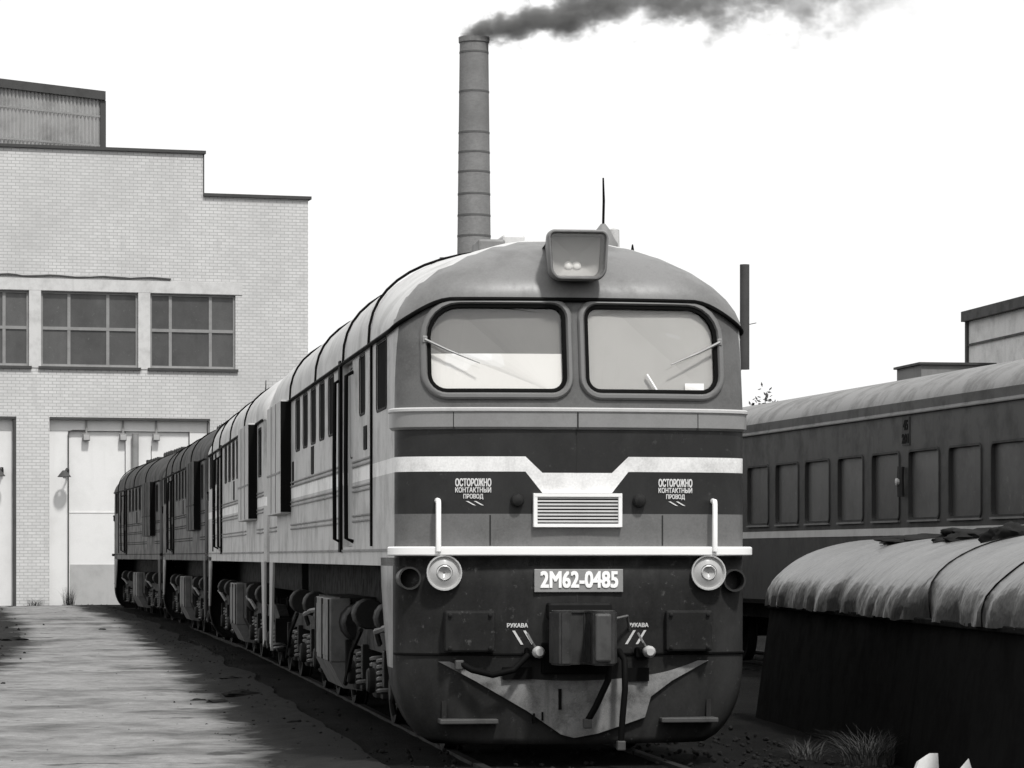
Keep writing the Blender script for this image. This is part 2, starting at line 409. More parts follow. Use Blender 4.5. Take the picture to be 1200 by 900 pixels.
def locomotive():
    root = empty('diesel_locomotive'); OFF = (0, -LB/2, 0)
    def part(mb, name, mat, smooth=None, parent=None):
        return mb.build(name, mat, parent or root, smooth, OFF if parent is None else None)
    # --- body solid with real window openings
    zs = [1.63, 1.79, 2.06, 2.4, 2.75, 2.93]
    rows = [[(x, y, z) for x, y, s in OUT] for z in zs]
    for t in (.25, .5, .75, 1.0):
        rows.append([(x, y + rake(2.93 + (zb(s)-2.93)*t)*is_front(y), 2.93 + (zb(s)-2.93)*t) for x, y, s in OUT])
    mb = MB().grid(rows, True); n = len(OUT)
    cb = len(mb.v); mb.v += [(0, 6, 1.63), (0, 6, 3.7)]
    top = n*(len(rows)-1)
    for k in range(n): mb.f += [((k+1) % n, k, cb), (top+k, top+(k+1) % n, cb+1)]
    bme = mb.mesh('body', M['body'], 30)
    WINS = []
    for s in (-1, 1):
        q = [(.105, 1.195)][0]
        pts = rrect(q[0], q[1], 3.085, 3.77, (.10, .13, .24, .09))
        if s < 0: pts = [(-x, z) for x, z in pts][::-1]
        den_ = []
        for (ax_, az_), (bx_, bz_) in zip(pts, pts[1:] + pts[:1]):
            nn_ = max(1, int(math.hypot(bx_-ax_, bz_-az_)/.05)); den_ += [(ax_ + (bx_-ax_)*k/nn_, az_ + (bz_-az_)*k/nn_) for k in range(nn_)]
        WINS.append(den_)
    SIDE_W = [(1.0, 1.85, 2.99, 3.56, .05), (2.95, 3.45, 3.03, 3.55, .05)] + [(15.35, 15.95, 2.85, 3.5, .04)] + [(6.3 + 1.17*i, 6.93 + 1.17*i, 2.97, 3.55, .06) for i in range(5)]
    SIDE_W.append((4.42, 5.0, 2.68, 3.52, .08))
    HATCH = [(2.75, 3.05, 2.68, 2.90), (8.9, 9.25, 2.62, 2.93), (11.95, 12.2, 2.55, 2.85)]
    DOORS = [(4.2, 5.25, 1.8, 3.6)]
    cut = MB()
    for pts in WINS: cut.prism(pts, -1, .95, 'y')
    for sgn in (-1, 1):
        for y0, y1, z0, z1, r in SIDE_W:
            if y0 == 4.42: continue
            pts = rrect(y0, y1, z0, z1, (r,)*4, 3); cut.prism(pts, sgn*1.38, sgn*1.6, 'x')
        for y0, y1, z0, z1 in HATCH: cut.prism([(y0,z0),(y1,z0),(y1,z1),(y0,z1)], sgn*1.40, sgn*1.6, 'x')
        for y0, y1, z0, z1 in DOORS: cut.prism([(y0,z0),(y1,z0),(y1,z1),(y0,z1)], sgn*1.41, sgn*1.6, 'x')
    cme = cut.mesh('cut', M['dark_int']); bo = obj('tmp_body', bme); ct = obj('tmp_cut', cme)
    md = bo.modifiers.new('b', 'BOOLEAN'); md.object = ct; md.solver = 'EXACT'; md.operation = 'DIFFERENCE'
    bpy.context.view_layer.update()
    ev = bo.evaluated_get(bpy.context.evaluated_depsgraph_get())
    nm = bpy.data.meshes.new_from_object(ev); nm.name = 'body'
    bpy.data.objects.remove(bo); bpy.data.objects.remove(ct)
    for p_ in nm.polygons: p_.use_smooth = True
    nm.set_sharp_from_angle(angle=R(30))
    body = obj('body', nm, root, OFF)
    # --- roof
    def pe_y(y): return 1.14 - .32*smooth01((y - .7)/1.9)
    pe = pe_y(9)
    rows = []
    rings = [0, 6, 13, 20, 28, 37, 46, 56, 66, 76, 84, 90]
    def ring(th, grow=0.0, dz=0.0):
        row = []
        for x, y, s in OUT:
            py_ = pe_y(y); g_ = math.cos(R(th))**py_ if th < 90 else 0; h_ = math.sin(R(th))**py_ if th > 0 else 0
            z0 = zb(s); fr = is_front(y)
            ins = 1.25*max(0, 1 - max(0, y - .2)/1.9)
            yy = y + rake(z0)*fr + ins*(1 - g_)
            if y > LB - .2: yy = y - .05*(1-g_)
            xx = x*(1 + grow/W_)*g_ if abs(x) > .01 else 0
            row.append((xx, yy - grow*fr, z0 + dz + (4.46 - z0)*h_*(1 - .30*smooth01((y - 15.7)/.9))))
        return row
    rows = [ring(0, .0, -.02)] + [ring(0, .016, 0)] + [ring(t, .016*(1 - t/90)) for t in rings[1:]]
    rf = part(MB().grid(rows, True), 'roof', [M['roof'], M['dome']], 40)
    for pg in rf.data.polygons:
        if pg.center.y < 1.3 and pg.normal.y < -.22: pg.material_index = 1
    # drip rail round the eaves
    dr = [(x*1.012, (y + rake(zb(s))*is_front(y)) - .028*smooth01((.5-y)/.5), zb(s) - .004) for x, y, s in OUT if y < LB - .1]
    k0 = next(i for i, q in enumerate(dr) if q[0] < -1.4 and q[1] > 15); dr = dr[k0:] + dr[:k0]
    part(MB().tube(dr, .019, 6), 'drip_rail', M['black'], 60)
    # arched roof seams
    for y in (2.35, 4.95, 8.4, 12.3):
        pts = []
        for i in range(25):
            th = -90 + 180*i/24; c_, s_ = math.cos(R(th)), math.sin(R(th))
            xx = W_*1.018*(abs(s_)**pe)*(1 if s_ > 0 else -1); zz = 3.60 + .86*(c_**pe if c_ > 1e-6 else 0)
            pts.append((xx, y, zz + .004))
        part(MB().tube(pts, .013, 5), 'roof_seam', M['black'], 60)
    # roof equipment
    for y0, y1, x0, x1, h in ((3.3, 4.7, -.72, .72, .05), (5.3, 7.9, -.8, .8, .02), (9.0, 11.6, -.75, .75, .08), (12.6, 15.2, -.80, .80, .05)):
        hb = part(MB().box(x0, x1, y0, y1, 4.25, 4.44+h, .03), 'roof_hatch', M['roof'])
        for i in range(4): yy = y0 + (y1-y0)*(i+.5)/4; part(MB().box(x0-.006, x1+.006, yy-.03, yy+.03, 4.30, 4.446+h), 'hatch_rib', M['bead'], parent=hb)
    for s in (-1, 1):
        part(MB().box(s*.95, s*1.12, 5.7, 7.6, 3.92, 4.14, .03), 'roof_vent', M['bead'])
        part(MB().tube([(s*.55, 9.2, 4.45), (s*.55, 9.2, 4.54)], .13, 12), 'exhaust_stack', M['black'], 40)
    part(MB().box(-.62, -.38, 1.55, 2.0, 4.36, 4.475, .02), 'roof_box', M['bead'])
    part(MB().box(-.40, -.20, 1.6, 2.1, 4.40, 4.52, .02), 'roof_box', M['roof'])
    part(MB().tube([(-.3, 15.55, 4.35), (-.3, 15.55, 4.95)], .018, 6), 'antenna_mast', M['black'])
    an = part(MB().lathe([(.13, 0), (.13, .10), (.09, .16), (.06, .22), (.02, .27)], (.45, 1.35, 4.33), 'z', 12), 'antenna_base', M['bead'], 40)
    part(MB().tube([(.45,1.35,4.58), (.455,1.35,4.80), (.45,1.35,5.0)], [.012,.012,.008], 6), 'antenna_mast', M['black'], parent=an)
    part(MB().lathe([(.055, 0), (.05, .26), (.0, .28)], (.56, 1.45, 4.30), 'z', 10), 'antenna_base', M['roof'], 40)
    part(MB().lathe([(.05, 0), (.02, .05), (.006, .13)], (.70, 1.3, 4.29), 'z', 8), 'horn', M['black'], 40)

    # --- big lamp on the cab roof
    def hl(x0, xt, z0, z1, r): # trapezoid with rounded corners, wider at the top
        pts = rrect(-1, 1, z0, z1, (r*2.4, r*2.4, r*2, r*2), 6); out = []
        base = rrect(-xt, xt, z0, z1, (r*1.5, r*1.5, r, r), 6)
        for x, z in base: out.append((.008 + x*(x0/xt + (1 - x0/xt)*(z - z0)/(z1 - z0)), z))
        return out
    o1 = hl(.235, .262, 3.985, 4.405, .07)
    rows = []
    for d, y in ((-.12, 1.1), (-.075, .6), (0, .08), (0, .01), (-.012, -.02), (-.022, -.02), (-.034, .01), (-.05, .13)):
        rows.append([(x, y, z) for x, z in offset(o1, d)])
    lamp = part(MB().grid(rows, True), 'headlight', M['dome'], 50)
    inn = offset(o1, -.05); n_ = len(inn)
    rows = [[(.008 + (x-.008)*k, .13 + .05*(1-k), 4.19 + (z-4.19)*k) for x, z in inn] for k in (1, .75, .5, .25)]
    q = MB().grid(rows, True); q.f.append(tuple(range(3*n_, 4*n_))); part(q, 'reflector', M['reflector'], 60, lamp)
    for s in (-.05, .02): part(MB().lathe([(.043, .02), (.043, 0), (.036, -.02), (.018, -.03), (.004, -.032)], (s + .0, .165, 4.115), 'y', 14), 'bulb', M['bulb'], 60, lamp)
    q = offset(o1, -.035); part(MB().prism(q, .012, .018, 'y'), 'lamp_glass', M['glass'], parent=lamp)

    # --- windscreens: raised surround, rubber gasket, glass, blinds behind
    def loft(pts, prof, name, mat, parent=None, sm=40):
        rows = [[(x, fy(x, z) - pr, z) for x, z in offset(pts, o)] for o, pr in prof]
        return part(MB().grid(rows, True), name, mat, sm, parent)
    for i, pts in enumerate(WINS):
        fr = loft(pts, [(.085, -.01), (.08, .022), (.066, .036), (.042, .038), (.028, .02), (.022, -.01)], 'window_surround', M['surround'])
        loft(pts, [(.028, -.01), (.026, .014), (.012, .016), (-.004, .010), (-.008, -.012), (-.008, -.06)], 'gasket', M['black'], fr)
        ins = offset(pts, -.004); n_ = len(ins)
        def pane(poly, dy, th, name, mat):
            a = [(x, fy(x, z) + dy, z) for x, z in poly]; b = [(x, fy(x, z) + dy + th, z) for x, z in poly]; m_ = len(poly)
            part(MB().add(a + b, [tuple(range(m_)), tuple(range(m_, 2*m_))[::-1]] + [(k, (k+1) % m_, m_+(k+1) % m_, m_+k) for k in range(m_)]), name, mat, None, fr)
        pane(ins, .012, .006, 'glass', M['glass'])
        cx0, cx1 = (-1.23, -.09) if i == 0 else (.09, 1.23)
        xs_ = [cx0 + (cx1-cx0)*k/10 for k in range(11)]
        def blind(z0, z1, dy, name, mat):
            a = [(x, z0) for x in xs_] + [(x, z1) for x in xs_[::-1]]; pane(a, dy, .008, name, mat)
        if i == 0:
            blind(3.07, 3.385, .035, 'blind', M['blind_white']); blind(3.07, 3.78, .055, 'blind', M['blind_grey'])
        else:
            blind(3.07, 3.78, .04, 'blind', M['blind_light'])
            part(MB().box(.93, 1.09, fy(1, 3.12)+.02, fy(1, 3.12)+.03, 3.095, 3.15), 'paper', M['bulb'], None, fr)
            part(MB().tube([(.68, fy(.68, 3.1)+.026, 3.09), (.60, fy(.6, 3.2)+.026, 3.22)], .012, 6), 'lever', M['bulb'], None, fr)
        s = -1 if i == 0 else 1
        wp = [(s*1.24, 3.50), (s*1.06, 3.41), (s*.80, 3.30)]
        wip = part(MB().tube([(x, fy(x, z) - .045, z) for x, z in wp], [.013, .010, .005], 6), 'wiper', M['belt'])
        part(MB().box(s*1.24-.02, s*1.24+.02, fy(1.24, 3.5)-.05, fy(1.24, 3.5), 3.475, 3.53, .005), 'wiper_mount', M['belt'], None, wip)

    # --- belt moulding, white bar, grille, hand rails, plate and print
    def strip(z0, z1, pr, name, mat, smax=1.9, bev=.012):
        sel = [(x, y) for x, y, s in OUT if s <= smax]; k = [i for i, q in enumerate(sel) if q[0] == 0][0]
        order = [q for q in sel[::-1]]
        R_ = sel[:len([1 for x, y, s in OUT if s <= smax and x >= 0])]; L_ = sel[len(R_):]
        line = L_ + R_
        rows = []
        for pz, pp in ((z0, -.02), (z0, pr-bev), (z0+bev, pr), (z1-bev, pr), (z1, pr-bev), (z1, -.02)):
            rows.append([(x*(1 + pp/W_), y - pp*smooth01((.55-y)/.5), pz) for x, y in line])
        return part(MB().grid(rows), name, mat, 30)
    strip(2.755, 2.93, .03, 'belt_moulding', M['belt'], 1.75, .02)
    strip(2.895, 2.935, .042, 'belt_lip', M['belt_lip'], 1.75, .01)
    strip(1.715, 1.79, .075, 'running_bar', M['white'], 1.60, .01)
    strip(.895, .915, .012, 'apron_seam', M['black'], 1.62, .004)
    for x, z0, z1, pr in ((-1.02, 2.76, 2.925, .034), (0, 2.76, 2.925, .034), (1.02, 2.76, 2.925, .034), (0, 2.40, 2.75, .003), (-.72, 1.80, 2.05, .003), (.72, 1.80, 2.05, .003), (0, .92, 1.40, .003)):
        part(MB().box(x-.006, x+.006, fy(x, z0)-pr, fy(x, z0)+.2, z0, z1), 'panel_seam', M['seam'])
    gz0, gz1, gx = 1.965, 2.215, .345
    gr = part(MB().box(-gx, gx, fplan(gx)-.03, fplan(gx)+.02, gz0, gz1), 'grille', M['black'])
    for z in (gz0, gz1): part(MB().box(-gx-.015, gx+.015, -.045, fplan(gx), z-.014, z+.014), 'grille_frame', M['white'], None, gr)
    for s in (-1, 1): part(MB().box(s*(gx-.008), s*(gx+.025), -.043, fplan(gx), gz0-.014, gz1+.014, .004), 'grille_frame', M['white'], None, gr)
    sm_ = MB().box(-gx+.01, gx-.01, -.034, .012, -.009, .006).mesh('slat', M['belt_lip'])
    for i in range(8):
        z = gz0 + .028 + i*.0278
        o = obj('slat', sm_, gr, (0, 0, z)); o.rotation_euler = (R(-12), 0, 0)
    for s, x in ((-1, -1.15), (1, 1.16)):
        y = fplan(x)
        part(MB().tube([(x, y-.10, 1.75), (x, y-.10, 2.14), (x, y-.09, 2.165), (x, y-.03, 2.17), (x, y+.02, 2.17)], .022, 8), 'handrail', M['white'], 40)
        part(MB().lathe([(.055, .03), (.055, -.03), (.045, -.06), (.02, -.075)], (.51*s + .01, fplan(.5), 2.17), 'y', 14), 'signal_socket', M['apron'], 40)
    pl_ = part(MB().box(-.36, .38, -.02, .02, 1.415, 1.605, .004), 'number_plate', M['plate'])
    def text(body, x, z, size, mat, parent, bold=0.0, sx=1.0, y=None, thick=.003, width=None):
        cu = bpy.data.curves.new('text', 'FONT'); cu.body = body; cu.size = size; cu.align_x = 'CENTER'; cu.extrude = thick; cu.resolution_u = 3
        t = bpy.data.objects.new('tmp', cu); COL.objects.link(t); bpy.context.view_layer.update()
        m_ = bpy.data.meshes.new_from_object(t.evaluated_get(bpy.context.evaluated_depsgraph_get()))
        bpy.data.objects.remove(t)
        if width:
            ww = max(q.co.x for q in m_.vertices) - min(q.co.x for q in m_.vertices); sx = width/ww
        for q in m_.vertices:
            a, b, c_ = q.co; xx = x + a*sx; zz = z + b
            q.co = (xx, (fplan(xx) if y is None else y) - .005 - c_, zz)
        if bold:
            bm = bmesh.new(); bm.from_mesh(m_)
            for dx_, dz_ in ((bold, 0), (0, bold), (bold, bold)):
                g_ = bmesh.ops.duplicate(bm, geom=bm.verts[:len(m_.vertices)] + bm.edges[:len(m_.edges)] + bm.faces[:len(m_.polygons)])
                for e_ in g_['geom']:
                    if isinstance(e_, bmesh.types.BMVert): e_.co += Vector((dx_, -.0004 - .0003*(dz_ > 0), dz_))
                bm.verts.ensure_lookup_table(); bm.edges.ensure_lookup_table(); bm.faces.ensure_lookup_table()
            bm.to_mesh(m_); bm.free()
        m_.materials.clear(); m_.materials.append(mat); m_.name = 'lettering'
        return obj('lettering', m_, parent, OFF if parent == root else None)
    text('2M62-0485', .01, 1.452, .185, M['bulb'], pl_, .010, y=-.02, width=.64)
    for x in (-.86, .83):
        text('ОСТОРОЖНО', x, 2.285, .085, M['print'], root, .004, width=.29)
        text('КОНТАКТНЫЙ', x, 2.235, .056, M['print'], root, .002, width=.29)
        text('ПРОВОД', x, 2.185, .05, M['print'], root, .002, width=.16)
        for k in (0, 1):
            xa = x - .06 + .065*k; poly = [(xa, 2.165), (xa + .02, 2.165), (xa + .085, 2.128), (xa + .06, 2.132)]
            part(MB().add([(a, fplan(a) - .006, b) for a, b in poly], [(0,1,2,3)]), 'lightning_mark', M['print'])

    # --- apron and plough below the bar
    def hw(z): return W_ if z > .78 else W_ - .42*(1 - math.sqrt(max(0, 1 - ((.78 - z)/.64)**2)))
    rows = []
    for z in [1.70, 1.45, 1.2, .91, .905, .78, .68, .58, .48, .38, .30, .22, .16]:
        wz = hw(z); t = (1.7 - z)/1.54; yb = .52 + 1.0*(1 - smooth01(t)*.9); row = []
        lean = .05*max(0, (.91 - z)/.75)
        front = [(-x, y) for x, y, s in OUT if x >= 0 and y < .55 and s < 2.5][::-1][:-1] + [(x, y) for x, y, s in OUT if x >= 0 and y < .55 and s < 2.5]
        for y in (yb, (yb+.5)/2): row.append((-wz, y, z))
        for x, y in front: row.append((x*wz/W_, y + lean, z))
        for y in ((yb+.5)/2, yb): row.append((wz, y, z))
        rows.append(row)
    ap = part(MB().grid(rows), 'apron', [M['apron'], M['skirt']], 30)
    for pg in ap.data.polygons:
        if pg.center.y > .5 and pg.center.z > .75: pg.material_index = 1
    sd_ = ap.modifiers.new('s', 'SOLIDIFY'); sd_.thickness = .025; sd_.offset = -1
    ppts = [(-1.14,.845),(1.12,.845),(.80,.68),(.62,.55),(.57,.38),(.36,.31),(.17,.25),(-.03,.215),(-.14,.245),(-.42,.44),(-.85,.69)]
    def py(x, z): return fplan(x) + .05*max(0, (.91-z)/.75) - .022 - .05*max(0, 1 - abs(x)/1.1)*(1 - (z-.2)/.7)
    q = MB(); a = [(x, py(x, z), z) for x, z in ppts]; b = [(x, py(x, z)+.02, z) for x, z in ppts]
    bm = bmesh.new(); va = [bm.verts.new(v) for v in a]; vb = [bm.verts.new(v) for v in b]; m_ = len(a)
    c1 = bm.verts.new((0, py(0, .6), .6))
    for k in range(m_): bm.faces.new((va[k], va[(k+1) % m_], c1)); bm.faces.new((va[k], vb[k], vb[(k+1) % m_], va[(k+1) % m_]))
    plough = part(q.bm(bm), 'snowplough', M['plow'], 20)
    for x0, x1, z0, z1 in ((-.62, -.38, .70, .80), (.40, .60, .68, .79), (-.16, -.135, .45, .62), (.37, .39, .48, .55), (-.37, -.355, .34, .42), (-.30, -.285, .36, .43)):
        xm = (x0+x1)/2; part(MB().box(x0, x1, py(xm, z0) - .012, py(xm, z0)+.05, z0, z1), 'slot', M['black'], None, plough)
    part(MB().box(-.30, .27, fplan(.3)-.07, .3, .745, 1.0, .01), 'coupler_pocket', M['black'])
    for x0, x1 in ((-1.10, -.69), (.74, 1.13)):
        xm = (x0+x1)/2; y = fplan(xm)
        bp = part(MB().box(x0, x1, y-.10, y+.10, .925, 1.265, .02), 'buffer_pad', M['apron'])
        for px_ in (x0+.04, x1-.04):
            for pz in (.96, 1.23): part(MB().lathe([(.016, 0), (.016, -.02), (.008, -.024)], (px_, y-.10, pz), 'y', 8), 'bolt', M['apron'], 40, bp)
    # automatic coupler head, seen from above as (x, forward)
    cp = [(-.10,-.3),(-.10,.1),(-.27,.16),(-.30,.40),(-.24,.55),(-.15,.56),(-.13,.36),(0,.31),(.035,.36),(.02,.60),(.09,.66),(.19,.62),(.25,.42),(.25,.16),(.10,.1),(.10,-.3)]
    bm = bmesh.new(); lo = [bm.verts.new((x+.01, -f_, .83)) for x, f_ in cp]; hi = [bm.verts.new((x+.01, -f_, 1.27)) for x, f_ in cp]; m_ = len(cp)
    bm.faces.new(lo); bm.faces.new(hi[::-1])
    for k in range(m_): bm.faces.new((lo[k], hi[k], hi[(k+1) % m_], lo[(k+1) % m_]))
    bmesh.ops.bevel(bm, geom=bm.edges[:], offset=.016, segments=2, affect='EDGES')
    cpl = part(MB().bm(bm), 'coupler', M['coupler'], 35)
    part(MB().box(.04, .17, -.672, -.60, .86, 1.25, .02), 'knuckle', M['bogie_pale'], None, cpl)
    part(MB().box(-.26, .27, -.12, .06, 1.20, 1.33, .02), 'shank_guide', M['bogie'], None, cpl)
    part(MB().tube([(.27,-.25,1.2), (.40,-.10,1.22), (.44,.02,1.1)], .012, 6), 'release_chain', M['steel'], None, cpl)
    # brake hoses, valves and their painted marks
    for s, x in ((-1, -.36), (1, .56)):
        v_ = part(MB().box(x-.08, x+.05, -.06, .1, .87, .96, .015), 'hose_valve', M['black'])
        part(MB().lathe([(.03, -.03), (.05, -.05), (.05, -.12), (.03, -.15)], (x+.02, -.03, .925), 'y', 12), 'valve_cap', M['cap'], 40, v_)
        part(MB().tube([(x+.02, -.1, .93), (x-.03, -.12, 1.0), (x-.07, -.09, 1.08)], .01, 6), 'valve_handle', M['steel'], None, v_)
    for pts in ([(-.42,-.06,.9), (-.55,-.14,.78), (-.72,-.13,.74), (-.88,-.06,.78), (-.98,.0,.84)], [(.22,-.05,.92), (.24,-.2,.86), (.22,-.22,.7), (.12,-.2,.48), (.06,-.15,.36)],
                [(.34,-.05,.93), (.36,-.2,.86), (.36,-.22,.62), (.34,-.22,.40), (.33,-.2,.18)]):
        hs = part(MB().tube(pts, .027, 8), 'brake_hose', M['black'], 60)
        e = pts[-1]; part(MB().box(e[0]-.035, e[0]+.035, e[1]-.035, e[1]+.035, e[2]-.06, e[2]+.02, .01), 'hose_coupling', M['bogie_pale'], None, hs)
    for s, x in ((-1, -.50), (1, .51)):
        text('РУКАВА', x, 1.125, .045, M['print2'], root, .003, width=.17)
        for k in (0, 1):
            xa = x - .04 + .09*k + (.0 if s > 0 else 0); d = -.07*s
            poly = [(xa, 1.10), (xa+.022, 1.10), (xa + .022 + d, .985), (xa + d, .985)]
            part(MB().add([(a_, fplan(a_) - .006, b_) for a_, b_ in poly], [(0,1,2,3)]), 'painted_mark', M['print2'])
    for s in (-1, 1):
        x = s*.92 + .03; y = .12
        stp = part(MB().box(x-.25, x+.23, y-.16, y+.15, .335, .375, .008), 'step', M['bogie_pale'])
        for dx in (-.2, .18): part(MB().box(x+dx-.02, x+dx+.02, y-.0, y+.12, .34, .52), 'step_bracket', M['apron'], None, stp)
    for x, z in ((-1.10, 1.575), (1.11, 1.575)):
        y = fplan(x)
        bl = part(MB().lathe([(.12, .10), (.135, .03), (.144, -.03), (.149, -.065), (.146, -.08), (.136, -.08), (.130, -.06), (.10, -.03)], (x, y, z), 'y', 28, False), 'marker_lamp', M['lamp_rim'], 40)
        part(MB().lathe([(.131, -.05), (.10, -.066), (.07, -.078), (.066, -.07), (.045, -.074), (.03, -.06), (.004, -.05)], (x, y, z), 'y', 24, False), 'lens', M['lens'], 60, bl)
        part(MB().lathe([(.060, -.080), (.062, -.084), (.056, -.088), (.050, -.084), (.050, -.078)], (x, y, z), 'y', 24, False), 'lens_ring', M['lamp_rim'], 60, bl)
    for x, z in ((-1.375, 1.53), (1.345, 1.51)):
        y = fplan(x)
        tl = part(MB().lathe([(.095, .12), (.095, -.10), (.080, -.10), (.078, .05)], (x, y, z), 'y', 22, False), 'tail_lamp', M['tail'], 40)
        part(MB().lathe([(.079, .03), (.002, .035)], (x, y, z), 'y', 22, False), 'lens', M['black'], None, tl)

    # --- sides: panes, door, hand rails, beads, radiator box
    for s in (-1, 1):
        X = s*W_
        for y0, y1, z0, z1, r in SIDE_W:
            pts = rrect(y0, y1, z0, z1, (r,)*4, 3); dep = .016 if y0 != 4.42 else .066
            q = MB(); rows = []
            for o, pr in ((.026, 0 if y0 != 4.42 else -.06), (.022, .008 if y0 != 4.42 else -.048), (.004, .008 if y0 != 4.42 else -.048), (-.004, -dep)):
                rows.append([(X + s*pr, yy, zz) for yy, zz in offset(pts, o)])
            wf = part(q.grid(rows, True), 'side_window', M['seam'], 40)
            part(MB().prism(offset(pts, .002), X - s*(dep-.004), X - s*(dep-.010), 'x'), 'glass', M['pane_dark'], None, wf)
        for y0, y1, z0, z1 in HATCH: part(MB().box(X-s*.07, X+s*.008, y0+.003, y1-.003, z0+.003, z1-.003), 'side_vent', M['black'])
        for y0, y1, z0, z1 in DOORS:
            dr_ = part(MB().box(X-s*.066, X-s*.05, y0+.02, y1-.02, z0+.01, z1-.02), 'door', M['door'])
            part(MB().box(X-s*.05, X-s*.01, y0+.12, y0+.16, 2.45, 2.62, .008), 'door_handle', M['steel'], None, dr_)
        for y in (4.1, 5.38):
            part(MB().tube([(X, y, 1.85), (X+s*.07, y, 1.88), (X+s*.075, y, 2.6), (X+s*.07, y, 3.42), (X, y, 3.46)], .022, 6), 'handrail', M['black'], 40)
        part(MB().box(X, X+s*.03, 5.28, 5.46, 1.75, 3.64), 'door_post', M['black'])
        part(MB().box(X, X+s*.02, 2.24, 2.30, 1.80, 3.62), 'body_seam', M['black'])
        for z in (2.60, 2.555, 2.365, 2.32, 2.09, 2.04):
            for y0, y1 in ((2.35, 4.15), (5.5, 12.4), (15.05, 16.4)):
                part(MB().box(X-s*.01, X+s*.014, y0, y1, z-.009, z+.009, .003), 'side_bead', M['bead'])
        part(MB().box(X-s*.01, X+s*.012, .6, LB-.15, 1.755, 1.775), 'side_bead', M['bead'])
        rb = part(MB().box(X-s*.02, X+s*.13, 12.45, 15.0, 2.23, 3.61, .01), 'radiator_box', M['rad'])
        for y in (13.3, 14.15): part(MB().box(X+s*.125, X+s*.137, y-.012, y+.012, 2.25, 3.6), 'panel_joint', M['bead'], None, rb)
        part(MB().box(X+s*.125, X+s*.137, 12.48, 14.97, 2.72, 2.745), 'panel_joint', M['bead'], None, rb)
        part(MB().box(X+s*.00, X+s*.128, 12.435, 12.449, 2.25, 3.59), 'shaded_end', M['black'], None, rb)  # black plates paint the shade onto both end faces of the box
        part(MB().box(X+s*.00, X+s*.128, 15.001, 15.015, 2.25, 3.59), 'shaded_end', M['black'], None, rb)
        # skirt at the rear end
        part(MB().prism([(LB-.75, 1.64), (LB-.05, 1.64), (LB-.05, .55), (LB-.35, .45)], X - s*.03, X - s*.001, 'x'), 'rear_skirt', M['door'])
        part(MB().tube([(X*.86, LB+.04, 1.7), (X*.86, LB+.06, 3.2)], .02, 6), 'handrail', M['black'])
    # gangway at the rear end
    gw = part(MB().box(-.52, .52, LB-.03, LB+.36, 1.55, 3.45, .04), 'gangway', M['black'])
    for i in range(4): part(MB().box(-.56, .56, LB+.04+.08*i, LB+.075+.08*i, 1.5, 3.49, .01), 'bellows_rib', M['under'], None, gw)

    # --- underframe, tank and bogies
    part(MB().box(-.95, .95, .9, LB-.1, 1.22, 1.632), 'underframe', M['under'])
    tk = part(MB().prism([(-1.2,.45),(-.9,.28),(.9,.28),(1.2,.45),(1.33,.72),(1.33,1.28),(-1.33,1.28),(-1.33,.72)], 7.25, 10.0, 'y'), 'fuel_tank', M['tank_dark'])
    for s in (-1, 1):
        bb = part(MB().box(s*1.22, s*1.44, 7.2, 9.1, .60, 1.27, .015), 'battery_box', M['tank'], None, tk)
        for y in (7.3, 8.15, 9.0): part(MB().box(s*1.435, s*1.455, y-.03, y+.03, .61, 1.26), 'box_strap', M['tank_dark'], None, tk)
        for y0 in (7.36, 8.22): part(MB().box(s*1.435, s*1.448, y0, y0+.7, .66, 1.2), 'box_panel', M['tank'], None, tk)
        part(MB().prism([(s*1.44, .60), (s*1.30, .33), (s*1.1, .30), (s*1.22, .60)], 7.2, 9.1, 'y'), 'tank_side', M['tank'], None, tk)
        for y in (6.95, 10.35):
            part(MB().lathe([(.18, -.35), (.2, -.3), (.2, .3), (.18, .35)], (s*1.15, y, 1.02), 'y', 14), 'air_reservoir', M['bogie'], 40)
    wheel = MB().lathe([(.18,-.09),(.18,-.02),(.42,-.005),(.46,-.06),(.525,-.06),(.53,.05),(.555,.06),(.54,.085),(.46,.08),(.42,.03),(.18,.03),(.1,.03)], (0,0,0), 'x', 28).mesh('wheel', M['bogie'], 35)
    helix = [(.085*math.cos(2*math.pi*k/10), .085*math.sin(2*math.pi*k/10), -.17 + .34*k/60) for k in range(61)]
    spring = MB().tube(helix, .021, 5).mesh('spring', M['spring'], 60)
    abox = MB().box(-.10, .10, -.17, .17, -.17, .17, .03).lathe([(.12, -.10), (.12, -.15), (.10, -.17)], (0,0,0), 'x', 14).mesh('axle_box', M['tank_dark'], 35)
    for yc in (4.3, 12.95):
        q = MB()
        for s in (-1, 1):
            q.prism([(yc-2.95, .72), (yc-2.95, .88), (yc-2.2, 1.02), (yc+2.2, 1.02), (yc+2.95, .88), (yc+2.95, .72), (yc+2.2, .80), (yc-2.2, .80)], s*1.08, s*1.22, 'x')
            for d in (-2.95, -1.05, 1.05, 2.9): q.box(s*1.05, s*1.28, yc+d-.09, yc+d+.09, .50, .84, .01)
        for d in (-1.05, 1.05): q.box(-1.1, 1.1, yc+d-.12, yc+d+.12, .72, .98)
        bg_ = part(q, 'bogie', M['bogie'])
